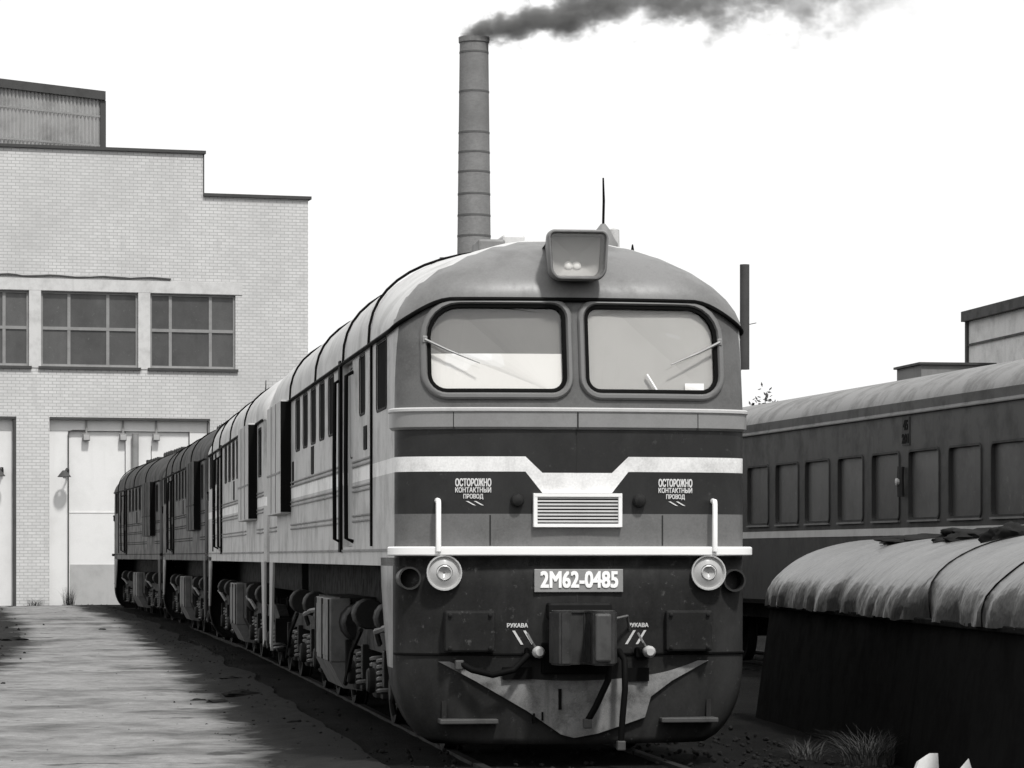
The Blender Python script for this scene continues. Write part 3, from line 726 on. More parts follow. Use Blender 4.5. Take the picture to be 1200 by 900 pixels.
        for d in (-2.1, 0, 2.1):
            part(MB().tube([(-1.0, yc+d, .525), (1.0, yc+d, .525)], .09, 10), 'axle', M['bogie'], 40, bg_)
            part(MB().box(-.5, .5, yc+d+.15, yc+d+.85, .22, .95, .05), 'traction_motor', M['under'], None, bg_)
            for s in (-1, 1):
                o = obj('wheel', wheel, bg_, (s*.80, yc+d, .525))
                if s > 0: o.rotation_euler = (0, 0, math.pi)
                o = obj('axle_box', abox, bg_, (s*1.16, yc+d, .525))
                if s > 0: o.rotation_euler = (0, 0, math.pi)
                for e in (-.33, .33): obj('spring', spring, bg_, (s*1.17, yc+d+e, .58))
                part(MB().box(s*1.10, s*1.22, yc+d-.42, yc+d+.42, .36, .42, .01), 'spring_seat', M['bogie'], None, bg_)
                part(MB().tube([(s*1.0, yc+d-.62, 1.1), (s*.98, yc+d-.60, .55), (s*.90, yc+d-.57, .12)], .028, 6), 'sand_pipe', M['bogie'], None, bg_)
                part(MB().box(s*.74, s*.88, yc+d-.66, yc+d-.56, .3, .75, .02), 'brake_block', M['bogie'], None, bg_)
        for s in (-1, 1):
            for d in (-1.6, .6):
                part(MB().lathe([(.14, -.22), (.15, -.2), (.15, .2), (.14, .22)], (s*1.26, yc+d, 1.15), 'y', 14), 'brake_cylinder', M['tank_dark'], 40, bg_)
            part(MB().tube([(s*1.3, yc-2.6, 1.1), (s*1.36, yc-2.2, 1.08), (s*1.36, yc-1.2, 1.02), (s*1.3, yc-.9, .9)], .03, 6), 'air_pipe', M['tank'], None, bg_)
            part(MB().tube([(s*1.28, yc+1.1, .98), (s*1.33, yc+1.6, .75), (s*1.33, yc+2.3, .4)], .025, 6), 'brake_rod', M['bogie'], None, bg_)
    return root

M['coupler'] = dirtymat('coupler_casting', .045, .45, .7, .3, scale=3, dust=.12)
M['skirt'] = dirtymat('skirt_paint', .24, .5, .6, .35)
M['bogie_pale'] = dirtymat('rubbed_steel', .075, .45, .6, .3, scale=3)
M['surround'] = dirtymat('window_surround_paint', .15, .35, .3, .5)
M['seam'] = dirtymat('seam_grime', .03, .7, .4, .4)
M['belt_lip'] = dirtymat('pale_moulding', .48, .4, .4, .5)
M['print'] = dirtymat('white_print', .66, .6, .1, .7)
M['print2'] = dirtymat('grey_print', .6, .6, .4, .5)
M['lamp_rim'] = dirtymat('chrome_rim', .6, .22, .15, .6, metal=.5)
M['cap'] = dirtymat('pale_cap', .45, .4, .3, .5)
M['tail'] = dirtymat('tail_lamp_paint', .035, .35, .3, .5)
M['pane_dark'] = dirtymat('dark_pane', .012, .95, .1, .7)
M['door'] = dirtymat('door_paint', .33, .5, .4, .4)
M['rad'] = dirtymat('radiator_box_paint', .45, .5, .4, .4)
M['tank_dark'] = dirtymat('dull_casting', .020, .5, .5, .35, scale=3)
M['spring'] = dirtymat('greasy_spring', .11, .35, .5, .35, scale=4)
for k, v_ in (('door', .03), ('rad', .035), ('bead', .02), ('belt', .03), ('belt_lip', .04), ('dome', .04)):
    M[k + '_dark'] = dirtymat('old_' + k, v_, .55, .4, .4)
M['white_dark'] = dirtymat('old_white', .2, .6, .5, .4)

def copy_tree(o, parent=None, swap=None):
    c = o.copy(); COL.objects.link(c); c.parent = parent
    if swap and c.type == 'MESH':
        for sl_ in c.material_slots:
            k = swap.get(sl_.material.name)
            if k: sl_.link = 'OBJECT'; sl_.material = k
    for ch in o.children: copy_tree(ch, c, swap)
    return c
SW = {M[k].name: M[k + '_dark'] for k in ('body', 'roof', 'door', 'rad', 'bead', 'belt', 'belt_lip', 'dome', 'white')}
loco = locomotive()
LAB = ['pale striped diesel locomotive section with number plate, facing with its square roof lamp',
       'pale striped diesel locomotive section coupled behind the numbered front section',
       'dark unstriped diesel locomotive section coupled behind the pale striped pair',
       'dark diesel locomotive section standing last, right before the shed gate']
for i, (p_, a) in enumerate(STARTS):
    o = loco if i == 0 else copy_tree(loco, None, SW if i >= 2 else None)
    c = p_ + back(a)*(LB/2 + (0 if i == 0 else .2)); o.location = (c.x, c.y, 0)
    o.rotation_euler = (0, 0, a + (0 if i == 0 else math.pi))
    tag(o, LAB[i], 'locomotive', 'locomotive sections coupled on one track')
# ------------------------------------------------------------------ engine shed with brick gable (local: x along the wall, y into the shed)
SA = R(16); SP = Vector(((180-600)/FPX*100, 100, 0))
def st(u): k = (u-600)/FPX; return (100*k - SP.x)/(math.cos(SA) - k*math.sin(SA))
def sz(u, v): return HC + (HZ - v)/FPX*(100 + st(u)*math.sin(SA))
def brick_mat():
    q = NM('white_brick'); c = q.coords(); q.p.inputs['Roughness'].default_value = .85
    sp = q.node('ShaderNodeSeparateXYZ'); q.link(c, sp.inputs[0])
    cb = q.node('ShaderNodeCombineXYZ'); q.link(q.math('ADD', sp.outputs[0], sp.outputs[1]), cb.inputs[0]); q.link(sp.outputs[2], cb.inputs[1])
    b = q.node('ShaderNodeTexBrick'); q.link(cb.outputs[0], b.inputs['Vector'])
    b.inputs['Scale'].default_value = 1; b.inputs['Brick Width'].default_value = .26; b.inputs['Row Height'].default_value = .1
    b.inputs['Mortar Size'].default_value = .012; b.inputs['Mortar Smooth'].default_value = .3; b.inputs['Bias'].default_value = -.2
    b.inputs['Color1'].default_value = gcol(.60); b.inputs['Color2'].default_value = gcol(.52); b.inputs['Mortar'].default_value = gcol(.36)
    n1 = q.noise(c, .35, 5, .6); n2 = q.noise(c, 2.5, 5, .65, (1, 1, .35))
    f = q.math('MULTIPLY', q.math('MAXIMUM', q.ramp(n1, .42, .72), q.ramp(n2, .5, .75)), .55)
    n4 = q.noise(c, 5.5, 4, .7); bc = q.mix(q.math('MULTIPLY', q.ramp(n4, .55, .7), .3), b.outputs[0], .33)
    q.link(q.mix(f, bc, .36), q.p.inputs['Base Color'])
    q.bump(b.outputs['Fac'], -.5, .02); return q.m
M['brick'] = brick_mat()
M['concrete'] = dirtymat('pale_concrete', .60, .85, .5, .5)
M['coping'] = dirtymat('dark_flashing', .07, .6, .5, .5)
M['gate'] = dirtymat('white_gate', .72, .7, .3, .65, scale=.5)
M['gate_low'] = dirtymat('shaded_gate_paint', .42, .75, .4, .6)  # darker gate colour, stands in for the shadow cast low on the gates
M['winframe'] = dirtymat('grey_window_bar', .26, .7, .5, .5)
def pane_mat(name, g0, g1, rough):
    q = NM(name); q.p.inputs['Roughness'].default_value = rough
    oi = q.node('ShaderNodeObjectInfo'); return q.dirty(q.mix(oi.outputs['Random'], g0, g1), .6, .5, True, .5, .25)
M['pane'] = pane_mat('dusty_pane', .045, .10, .3)
M['sheet'] = dirtymat('corrugated_sheet', .42, .6, .6, .35, scale=.6)
def slab(mb, tb, zb_, solid, d):
    nt_, nz = len(tb)-1, len(zb_)-1
    S = lambda i, j: 0 <= i < nt_ and 0 <= j < nz and solid((tb[i]+tb[i+1])/2, (zb_[j]+zb_[j+1])/2)
    for i in range(nt_):
        for j in range(nz):
            if not S(i, j): continue
            x0, x1, z0, z1 = tb[i], tb[i+1], zb_[j], zb_[j+1]
            mb.add([(x0,0,z0),(x1,0,z0),(x1,0,z1),(x0,0,z1)], [(0,1,2,3)]); mb.add([(x0,d,z0),(x1,d,z0),(x1,d,z1),(x0,d,z1)], [(3,2,1,0)])
            if not S(i-1, j): mb.add([(x0,0,z0),(x0,0,z1),(x0,d,z1),(x0,d,z0)], [(0,1,2,3)])
            if not S(i+1, j): mb.add([(x1,0,z0),(x1,0,z1),(x1,d,z1),(x1,d,z0)], [(3,2,1,0)])
            if not S(i, j-1): mb.add([(x0,0,z0),(x1,0,z0),(x1,d,z0),(x0,d,z0)], [(3,2,1,0)])
            if not S(i, j+1): mb.add([(x0,0,z1),(x1,0,z1),(x1,d,z1),(x0,d,z1)], [(0,1,2,3)])
shed = empty('engine_shed', SP, SA); tag(shed, 'white brick engine shed with stepped roofline, wide windows and tall gates', 'shed')
ZB, ZA = sz(361, 234), sz(238, 180.5); ZW0, ZW1 = sz(226, 432), sz(226, 345); ZG = sz(130, 492)
WIN = [(-66, 34), (48, 162), (176, 276)]; GATE = [(-168, 19), (58, 246)]
tb = sorted([st(-330), st(361), st(238)] + [st(u) for a in WIN + GATE for u in a]); zz = sorted([-.3, ZG, ZW0, ZW1, ZB, ZA])
def solid(x, z):
    if z > ZB and x > st(238): return False
    if z < ZG and any(st(a) < x < st(b) for a, b in GATE): return False
    if ZW0 < z < ZW1 and any(st(a) < x < st(b) for a, b in WIN): return False
    return True
mb = MB(); slab(mb, tb, zz, solid, .5); mb.build('gable_wall', M['brick'], shed)
x1 = st(361); xl = st(-330); xm = st(238)
MB().box(x1-.5, x1, .5, 45, -.3, ZB-.05).build('side_wall', M['brick'], shed)
MB().box(xm-.4, xm-.002, .5, 45, ZB-.4, ZA-.05).build('side_wall', M['brick'], shed)
MB().box(xl, x1-.5, 6.9, 7.3, -.3, ZB-.6).build('inner_wall', M['concrete'], shed)
MB().box(xm-.002, x1-.1, .5, 45, ZB-.45, ZB-.2).build('roof', M['coping'], shed)
MB().box(xl, xm-.4, .5, 45, ZA-.45, ZA-.2).build('roof', M['coping'], shed)
MB().box(xl, xm+.08, -.09, .6, ZA, ZA+.10).build('coping', M['coping'], shed)
MB().box(xm+.002, x1+.10, -.09, .6, ZB, ZB+.10).build('coping', M['coping'], shed)
MB().box(xm+.002, xm+.035, -.03, .5, ZB+.10, ZA).build('flashing', M['coping'], shed)
MB().box(st(-120), st(284), -.025, -.001, ZW1+.02, ZW1+.40).build('lintel_band', M['concrete'], shed)
mb = MB(); xa, xb = st(-120), st(200); N = 40
rows_ = []
for i in range(N+1):
    x = xa + (xb-xa)*i/N; h = .03 + .03*random.random(); z = ZW1 + .46 + .02*math.sin(i*.9)
    rows_.append([(x, 0, z), (x, -.05, z), (x, -.05, z+h), (x, 0, z+h)])
mb.grid(rows_).build('ledge', M['coping'], shed)
for ua, ub in ((34, 48), (162, 176)):
    MB().box(st(ua), st(ub), -.02, -.001, ZW0-.05, ZW1+.018).build('pier', M['concrete'], shed)
for a, b in WIN:
    x0, x2 = st(a), st(b); W2 = x2-x0; fr = [0, .29, .69, 1] if a > 0 and a < 100 else [0, .24, .71, 1]; zs_ = [ZW0, ZW0 + (ZW1-ZW0)*.51, ZW1]
    mb = MB(); t = .05
    for f in (fr[1], fr[2]): mb.box(x0+W2*f-t, x0+W2*f+t, .10, .18, ZW0, ZW1)
    mb.box(x0, x2, .095, .185, zs_[1]-t, zs_[1]+t)
    mb.box(x0, x0+.07, .09, .19, ZW0, ZW1).box(x2-.07, x2, .09, .19, ZW0, ZW1).box(x0, x2, .088, .192, ZW0, ZW0+.08).box(x0, x2, .088, .192, ZW1-.07, ZW1)
    wn = mb.build('window', M['winframe'], shed)
    MB().box(x0-.08, x2+.08, -.08, .1, ZW0-.09, ZW0-.001).build('sill', M['coping'], wn)
    for i in range(3):
        for j in range(2):
            o = MB().box(x0+W2*fr[i]+.03, x0+W2*fr[i+1]-.03, .135, .145, zs_[j]+.03, zs_[j+1]-.03).build('pane', M['pane'], wn)
for gi, (a, b) in enumerate(GATE):
    x0, x2 = st(a), st(b); GD = .32
    wj = .62
    gt = MB().box(x0, x0+wj, GD-.1, GD, -.2, ZG-.35).box(x2-wj, x2, GD-.1, GD, -.2, ZG-.35).box(x0, x2, GD-.12, GD, ZG-.35, ZG).build('gate_frame', M['gate'], shed)
    mid = x0 + wj + (x2-x0-2*wj)*.47 if gi else (x0+x2)/2
    for q0, q1 in ((x0+wj+.03, mid-.015), (mid+.015, x2-wj-.03)):
        lf = MB().box(q0, q1, GD-.02, GD+.05, -.1, ZG-.37).build('gate_leaf', M['gate'], shed)
        MB().box(q0+.05, q1-.05, GD-.035, GD-.021, -.02, 1.45).build('gate_shade', M['gate_low'], lf)  # thin darker sheet paints the cast shadow across the foot of the leaf
        MB().box(q0+.02, q1-.02, GD-.034, GD-.021, 3.1, 3.14).build('rail', M['gate'], lf)
        MB().box(q1-.3, q1-.24, GD-.06, GD-.021, 1.6, 1.9).build('gate_handle', M['coping'], lf)
    if gi == 0: MB().box(x2-.09, x2-.001, -.01, GD-.13, -.25, ZG-.001).build('gate_post', M['coping'], shed)
    MB().box(x0, x2, -.03, -.001, ZG, ZG+.07).build('lintel_edge', M['coping'], shed)
# grey pipe, conduit and lamps on the gate front
def spt(u, v, d): # point on the shed front, d metres out
    q = SP + Vector((math.cos(SA)*st(u) + math.sin(SA)*d, math.sin(SA)*st(u) - math.cos(SA)*d, 0)); q.z = sz(u, v); return q
x = st(159.5); o = MB().tube([(x, .16, sz(160, 508)), (x, .16, sz(160, 600)), (x, .16, .0)], .11, 10).build('downpipe', M['winframe'], shed, 40)
x = st(81); xr = st(103); zt_ = sz(81, 504)
MB().tube([(x, .18, .1), (x, .18, zt_-.12), (x+.04, .18, zt_-.03), (x+.14, .18, zt_), (xr, .18, zt_)], .022, 6).build('conduit', M['coping'], shed)
def wall_lamp(u, v, label):
    p_ = spt(u, v, -.1); r = empty('wall_lamp', p_, SA); tag(r, label, 'lamp', 'lamps on the shed gates')
    MB().box(-.05, .05, 0, .15, -.08, .08, .01).build('bracket', M['coping'], r)
    MB().tube([(0,.02,0), (0,-.15,.1), (-.08,-.3,.1), (-.14,-.34,.0)], .025, 6).build('arm', M['coping'], r)
    MB().lathe([(.05,.06), (.09,.02), (.22,-.14), (.215,-.15), (.08,-.02)], (-.16,-.35,-.02), 'z', 16, False).build('lamp_shade', M['coping'], r, 40)
    MB().lathe([(.03,.0), (.07,-.08), (.05,-.15), (.01,-.17)], (-.16,-.35,-.05), 'z', 10).build('bulb', M['bulb'], r, 60)
wall_lamp(80, 553, 'dark bell lamp on conduit beside the white gate leaf')
wall_lamp(3, 552, 'dark bell lamp on the gate beyond the brick pier')
for u, l in ((102, 'small box lamp under lintel nearest the conduit bend'), (145, 'small box lamp under lintel beside the grey downpipe'), (184, 'small box lamp under lintel farthest from the brick pier')):
    r = empty('lintel_lamp', spt(u, 511, -.1), SA); tag(r, l, 'lamp', 'box lamps under the gate lintel')
    MB().box(-.11, .11, -.02, .14, -.15, .08, .02).build('housing', M['winframe'], r); MB().box(-.03, .03, .04, .1, .08, .5).build('stem', M['winframe'], r)
    MB().box(-.09, .09, -.03, -.018, -.12, .04).build('lens', M['lens'], r)
# raised corrugated roof light
LD = 7.0
def lt(u): k = (u-600)/FPX; ox = SP.x - math.sin(SA)*LD; oy = 100 + math.cos(SA)*LD; return (oy*k - ox)/(math.cos(SA) - k*math.sin(SA))
def lz(u, v): return HC + (HZ - v)/FPX*(100 + math.cos(SA)*LD + lt(u)*math.sin(SA))
xR, xL = lt(119), lt(-200); zR, zL = lz(119, 117), lz(-200, 78); zlo = ZA - .6
rows_ = [[], []]; N = int((xR-xL)/.065)
for i in range(N+1):
    x = xL + (xR-xL)*i/N; d = LD + (.03 if i % 2 else -.05); rows_[0].append((x, d, zlo)); rows_[1].append((x, d, zL + (zR-zL)*i/N))
lan = MB().grid(rows_).build('roof_light', M['sheet'], shed)
MB().add([(xL,LD-.15,zL-.02),(xR+.12,LD-.15,zR-.02),(xR+.12,LD-.15,zR+.28),(xL,LD-.15,zL+.28),(xL,LD+9,zL-.02),(xR+.12,LD+9,zR-.02),(xR+.12,LD+9,zR+.28),(xL,LD+9,zL+.28)],
    [(0,1,2,3),(1,5,6,2),(3,2,6,7),(4,7,6,5),(0,4,5,1)]).build('fascia', M['coping'], lan)
MB().box(xR-.05, xR+.14, LD-.08, LD+.1, zlo, zR-.03).build('corner_post', M['coping'], lan)
MB().box(xR-.0, xR+.03, LD+.1, LD+9, zlo, zR-.04).build('end_sheet', M['coping'], lan)
for f in (.22, .66): MB().add([(xL,LD-.05,zlo+(zL-zlo)*(.35+f*.7)),(xR,LD-.05,zlo+(zR-zlo)*(.35+f*.7)),(xR,LD-.05,zlo+(zR-zlo)*(.35+f*.7)+.06),(xL,LD-.05,zlo+(zL-zlo)*(.35+f*.7)+.06)], [(0,1,2,3)]).build('sheet_rail', M['winframe'], lan)

# ------------------------------------------------------------------ passenger coach
M['coach'] = dirtymat('coach_paint', .062, .45, .45, .5)
M['coach_win'] = pane_mat('coach_boarded_window', .055, .095, .35)
M['coach_frame'] = dirtymat('coach_frame', .035, .5, .4, .5)
M['coach_roof'] = dirtymat('coach_roof_paint', .21, .6, .75, .35)
M['gutter'] = dirtymat('coach_gutter', .17, .6, .5, .5)
M['coach_stripe'] = dirtymat('coach_stripe', .55, .5, .4, .5)
Y0 = 30.5; cl = 26.0; CW = 3.0
cr = empty('passenger_coach', coach_side(Y0) + Vector((math.cos(CA), math.sin(CA), 0))*1.5, CA)
tag(cr, 'dark passenger coach with pale rounded roof and a row of blanked windows', 'coach')
cs_ = [(-1.5, 1.05), (-1.44, .98), (1.44, .98), (1.5, 1.05), (1.5, 3.6), (-1.5, 3.6)]
bo = obj('tmp', MB().prism(cs_, 0, cl, 'y').mesh('body', M['coach']))
cut = MB(); CWIN = []
for u0, u1 in ((877,900.5),(910,935.6),(944.6,972),(983,1011.5),(1023,1054),(1066,1100.7),(1113,1150),(1163,1202)):
    s1, s0 = (CS(u0)-Y0)/math.cos(CA), (CS(u1)-Y0)/math.cos(CA); CWIN.append((s0, s1))
sp_ = (CWIN[0][0]-CWIN[-1][0])/7
for k in (1, 2, 3): CWIN.append((CWIN[7][0]-sp_*k, CWIN[7][1]-sp_*k))
for k in (1, 2, 3, 4): CWIN.append((CWIN[0][0]+sp_*k, CWIN[0][1]+sp_*k))
CWIN = [q for q in CWIN if .4 < q[0] and q[1] < cl-.4]
for s in (-1, 1):
    for a, b in CWIN: cut.prism(rrect(a, b, 2.22, 3.09, (.06,)*4, 3), s*1.45, s*1.7, 'x')
ct = obj('tmpc', cut.mesh('c', M['coach_frame']))
md = bo.modifiers.new('b', 'BOOLEAN'); md.object = ct; md.solver = 'EXACT'; bpy.context.view_layer.update()
nm = bpy.data.meshes.new_from_object(bo.evaluated_get(bpy.context.evaluated_depsgraph_get())); nm.name = 'body'
bpy.data.objects.remove(bo); bpy.data.objects.remove(ct); obj('body', nm, cr)
rows_ = []
for i in range(21):
    th = math.pi*i/20; rows_.append([(-1.53*math.cos(th)*1.0, y, 3.6 + .66*math.sin(th)**.8 - d) for y, d in ((-.02, .02), (.3, 0), (cl-.3, 0), (cl+.02, .02))])
rfc = MB().grid(rows_).build('roof', M['coach_roof'], cr, 40)
for s in (-1, 1):
    MB().box(s*1.5, s*1.55, .02, cl-.02, 3.585, 3.615, .008).build('gutter', M['gutter'], cr)
    MB().box(s*1.505, s*1.525, .03, cl-.03, 3.62, 3.76).build('eave_band', M['coach'], cr)
    MB().box(s*1.5, s*1.506, .03, cl-.03, 1.99, 2.09).build('stripe', M['coach_stripe'], cr)
    for a, b in CWIN:
        pts = rrect(a, b, 2.22, 3.09, (.06,)*4, 3)
        wf = MB().grid([[(s*(1.5+pr), yy, z) for yy, z in offset(pts, o)] for o, pr in ((.035, -.002), (.03, .018), (0, .018), (-.004, -.03))], True).build('window', M['coach_frame'], cr, 40)
        MB().prism(offset(pts, .002), s*1.452, s*1.462, 'x').build('pane', M['coach_win'], wf)
        MB().box(s*1.5, s*1.535, a-.02, b+.02, 2.165, 2.19).build('sill', M['gutter'], wf)
    MB().box(s*1.5, s*1.512, CWIN[4][0]-.44, CWIN[4][0]-.14, 3.18, 3.56).build('emblem_plate', M['coach_frame'], cr)
    MB().tube([(s*1.56, CWIN[4][0]-.24, 2.5), (s*1.57, CWIN[4][0]-.24, 2.75), (s*1.56, CWIN[4][0]-.24, 2.9)], .05, 8).build('tail_lamp', M['coach_frame'], cr)
    MB().lathe([(.05, 0), (.05, .03*s), (.02, .04*s)], (s*1.6, CWIN[4][0]-.24, 2.70), 'x', 10).build('tail_lamp_lens', M['cap'], cr)
def flat_text(body, size, mat, parent, loc, rot, width, bold=.0):
    cu = bpy.data.curves.new('text', 'FONT'); cu.body = body; cu.size = size; cu.align_x = 'CENTER'; cu.offset = bold; cu.extrude = .003; cu.resolution_u = 3
    t = bpy.data.objects.new('tmp', cu); COL.objects.link(t); bpy.context.view_layer.update()
    m_ = bpy.data.meshes.new_from_object(t.evaluated_get(bpy.context.evaluated_depsgraph_get())); bpy.data.objects.remove(t)
    ww = max(q.co.x for q in m_.vertices) - min(q.co.x for q in m_.vertices)
    for q in m_.vertices: q.co.x *= width/ww
    m_.materials.clear(); m_.materials.append(mat); o = obj('lettering', m_, parent, loc); o.rotation_euler = rot; return o
ym = CWIN[4][0]-.29
flat_text('45', .18, M['black'], cr, (-1.515, ym, 3.39), (R(90), 0, R(-90)), .20, .006)
flat_text('201', .17, M['black'], cr, (-1.515, ym, 3.215), (R(90), 0, R(-90)), .27, .006)
MB().box(-1.2, 1.2, .6, cl-.6, .75, 1.0).build('underframe', M['under'], cr)
for y in (8.5, 11.2, 14.4): MB().box(-1.35, -.5, y, y+1.6, .45, .98, .03).build('equipment_box', M['under'], cr)
cwheel = MB().lathe([(.15,-.08),(.38,-.0),(.42,-.06),(.475,-.06),(.48,.05),(.505,.06),(.49,.085),(.42,.08),(.15,.04)], (0,0,0), 'x', 24).mesh('wheel', M['bogie'], 35)
for yc in (3.6, cl-3.6):
    q = MB()
    for s in (-1, 1): q.box(s*.95, s*1.15, yc-1.8, yc+1.8, .55, .78, .03)
    q.box(-1, 1, yc-.25, yc+.25, .55, .8)
    b_ = q.build('bogie', M['bogie'], cr)
    for d in (-1.2, 1.2):
        for s in (-1, 1): obj('wheel', cwheel, b_, (s*.8, yc+d, .475)); MB().box(s*.97, s*1.2, yc+d-.16, yc+d+.16, .33, .66, .03).build('axle_box', M['bogie'], b_)
        MB().tube([(-1, yc+d, .475), (1, yc+d, .475)], .08, 8).build('axle', M['bogie'], b_)

# ------------------------------------------------------------------ covered black wagon body under a weathered tarpaulin
M['felt'] = dirtymat('black_tarred_boards', .004, .8, .5, .4)
def tarp_mat():
    q = NM('weathered_tarpaulin'); c = q.coords(); q.p.inputs['Roughness'].default_value = .30
    a = q.noise(c, 1.6, 6, .7); b = q.noise(c, 3.2, 6, .7, (.7, 1.2, .7)); d = q.noise(c, 50, 3, .7)
    col = q.mix(q.ramp(a, .32, .68), .028, .10); col = q.mix(q.math('MULTIPLY', q.ramp(b, .5, .75), .6), col, .06)
    col = q.mix(q.math('MULTIPLY', q.ramp(d, .45, .8), .2), col, .06)
    q.link(col, q.p.inputs['Base Color']); q.bump(q.math('ADD', q.noise(c, 2.4, 3, .5), q.math('MULTIPLY', q.noise(c, 7, 3, .5), .4)), .55, .06); return q.m
M['tarp'] = tarp_mat()
TA = R(4.2); TL = 15.0; TF = Vector(((906-600)/FPX*35, 35, 0)) - back(TA)*TL
tr = empty('covered_wagon_body', TF, TA); tag(tr, 'long low black wagon body under a weathered arched tarpaulin', 'wagon body')
q = MB()
q.prism([(-.22, -.25), (2.62, -.25), (2.45, 1.22), (-.02, 1.22)], 0, TL, 'y')
q.build('side_walls', M['felt'], tr)
MB().box(-.075, -.02, -.02, TL+.02, 1.13, 1.185, .01).build('side_rail', M['under'], tr)
rows_ = []; NY = 150; NT = 30
def tpt(y, t, out=0.0):
    th = math.pi*t; c_, s_ = math.cos(th), math.sin(th)
    hem = max(0, 1 - s_*1.9); yd = y + .55*s_*(1 if c_ > 0 else -1)
    fold = .07*hem*(mnoise.noise((yd*2.1, 1.5 if c_ > 0 else 7, t*2)) + .5*mnoise.noise((yd*5.3, 3, t*3))) + .03*mnoise.noise((y*1.1, t*5, 9)) + .008*mnoise.noise((yd*2.5, t*6, 4))
    sag = -.05*(mnoise.noise((y*.55, 4, 2)) + .3*mnoise.noise((y*1.7, t*3, 2)))*s_
    rr = 1 + fold + out
    endd = min(y, TL-y); pull = -.10*max(0, 1-endd/.35)**2
    return (1.21 - 1.30*c_*(rr + pull*.4), y, 1.16 + (.74 + sag + pull)*max(0, s_)**.85*(1 + out) + .03*hem*mnoise.noise((y*3.3, 11, 0)))
for j in range(NY+1): rows_.append([tpt(TL*j/NY, i/NT) for i in range(NT+1)])
q = MB().grid(rows_); q.f.append(tuple(range(NT+1))); q.f.append(tuple(range(NY*(NT+1), (NY+1)*(NT+1))))
q.build('tarpaulin', M['tarp'], tr, 60)
for y, k in ((TL-8.7, .35), (TL-10.9, -.15)):
    MB().tube([tpt(y + k*math.sin(math.pi*i/24) + .06*mnoise.noise((i*.35, y, 0)), i/24, .004) for i in range(25)], .009, 5).build('tie_rope', M['black'], tr)
for y, x, sx, sy, sz_, l in ((TL-3.6, 1.0, .45, .35, .06, 'flat dark rag pile on the tarpaulin crest next to the coach end'), (TL-5.6, 1.05, .40, .55, .11, 'largest dark rag heap on the tarpaulin crest'), (TL-7.9, .85, .22, .25, .13, 'small round dark bundle on the tarpaulin beside the tie rope')):
    bm = bmesh.new(); bmesh.ops.create_icosphere(bm, subdivisions=4, radius=1)
    for v_ in bm.verts:
        n_ = 1 + .45*mnoise.noise(v_.co*1.6 + Vector((y, 0, 0))) + .14*mnoise.noise(v_.co*5 + Vector((0, y, 0)))
        v_.co = Vector((v_.co.x*sx*n_, v_.co.y*sy*n_, v_.co.z*sz_*n_))
    zt_ = 1.16 + .74*max(.01, 1-((x-1.21)/1.3)**2)**.42
    ctr = TF + Vector((math.cos(TA)*x, math.sin(TA)*x, 0)) + back(TA)*y; ctr.z = zt_ - .02
    o = MB().bm(bm).build('rag_heap', M['rag'] if 'rag' in M else M.setdefault('rag', dirtymat('dark_rag', .02, .8, .5, .4)), None, 60, ctr); tag(o, l, 'rags', 'dark rags on the tarpaulin')

# ------------------------------------------------------------------ chimney and smoke
def chimney_mat():
    q = NM('sooty_chimney_brick'); c = q.coords(); q.p.inputs['Roughness'].default_value = .9
    a = q.noise(c, .25, 6, .65, (1, 1, .6)); b = q.noise(c, 2.5, 5, .7, (1, 1, 2)); d = q.noise(c, 12, 3, .7)
    col = q.mix(q.ramp(a, .3, .7), .15, .27); col = q.mix(q.math('MULTIPLY', q.ramp(b, .4, .8), .5), col, .10)
    col = q.mix(q.math('MULTIPLY', q.ramp(d, .5, .9), .5), col, .24)
    q.link(col, q.p.inputs['Base Color']); q.bump(d, .5, .1); return q.m
M['stack'] = chimney_mat(); M['band'] = dirtymat('rusty_band', .11, .8, .4, .5)
CY = 300.0; cx = (555.5-600)/FPX*CY; s_ = FPX/CY; CT = HC + (HZ-44)/s_
chm = empty('chimney', (cx, CY, 0)); tag(chm, 'tall tapering brick chimney with iron bands and dark smoke', 'chimney')
def cr_(z): return (33.5/2 + (39-33.5)/2*(CT - z)/(237/s_))/s_
prof = [(cr_(z), z) for z in (-.2, 10, 20, 30, 40, CT-1.0, CT-.6)] + [(cr_(CT)+.10, CT-.5), (cr_(CT)+.12, CT), (cr_(CT)-.35, CT), (cr_(CT)-.38, CT-2)]
MB().lathe(prof, (0,0,0), 'z', 40).build('shaft', M['stack'], chm, 40)
for v_ in (62, 108, 156, 179, 202, 228, 253, 277, 300, 330, 360, 400, 440, 480, 520, 560, 600):
    z = HC + (HZ-v_)/s_; r = cr_(z); MB().lathe([(r-.02, -.09), (r+.03, -.09), (r+.03, .09), (r-.02, .09)], (0,0,z), 'z', 40, False).build('iron_band', M['band'], chm, 30)


sm = NM('smoke'); sm.n.remove(sm.p); c = sm.coords(); sp = sm.node('ShaderNodeSeparateXYZ'); sm.link(c, sp.inputs[0]); X, Yc, Z = sp.outputs
ex = sm.math('EXPONENT', sm.math('DIVIDE', X, -14.0)); zc = sm.math('MULTIPLY', sm.math('SUBTRACT', 1.0, ex), 4.6)
wob = sm.noise(c, .10, 2, .5); zc = sm.math('ADD', zc, sm.math('MULTIPLY', sm.math('SUBTRACT', wob, .5), sm.math('MULTIPLY_ADD', X, .10, .6)))
rad = sm.math('MULTIPLY_ADD', X, .09, 1.6)
dz = sm.math('SUBTRACT', Z, zc); d2 = sm.math('ADD', sm.math('MULTIPLY', dz, dz), sm.math('MULTIPLY', Yc, Yc))
dist = sm.math('DIVIDE', sm.math('SQRT', d2), rad)
nn = sm.noise(c, .48, 6, .66, (.75, 1, 1)); n2 = sm.noise(c, .16, 3, .5)
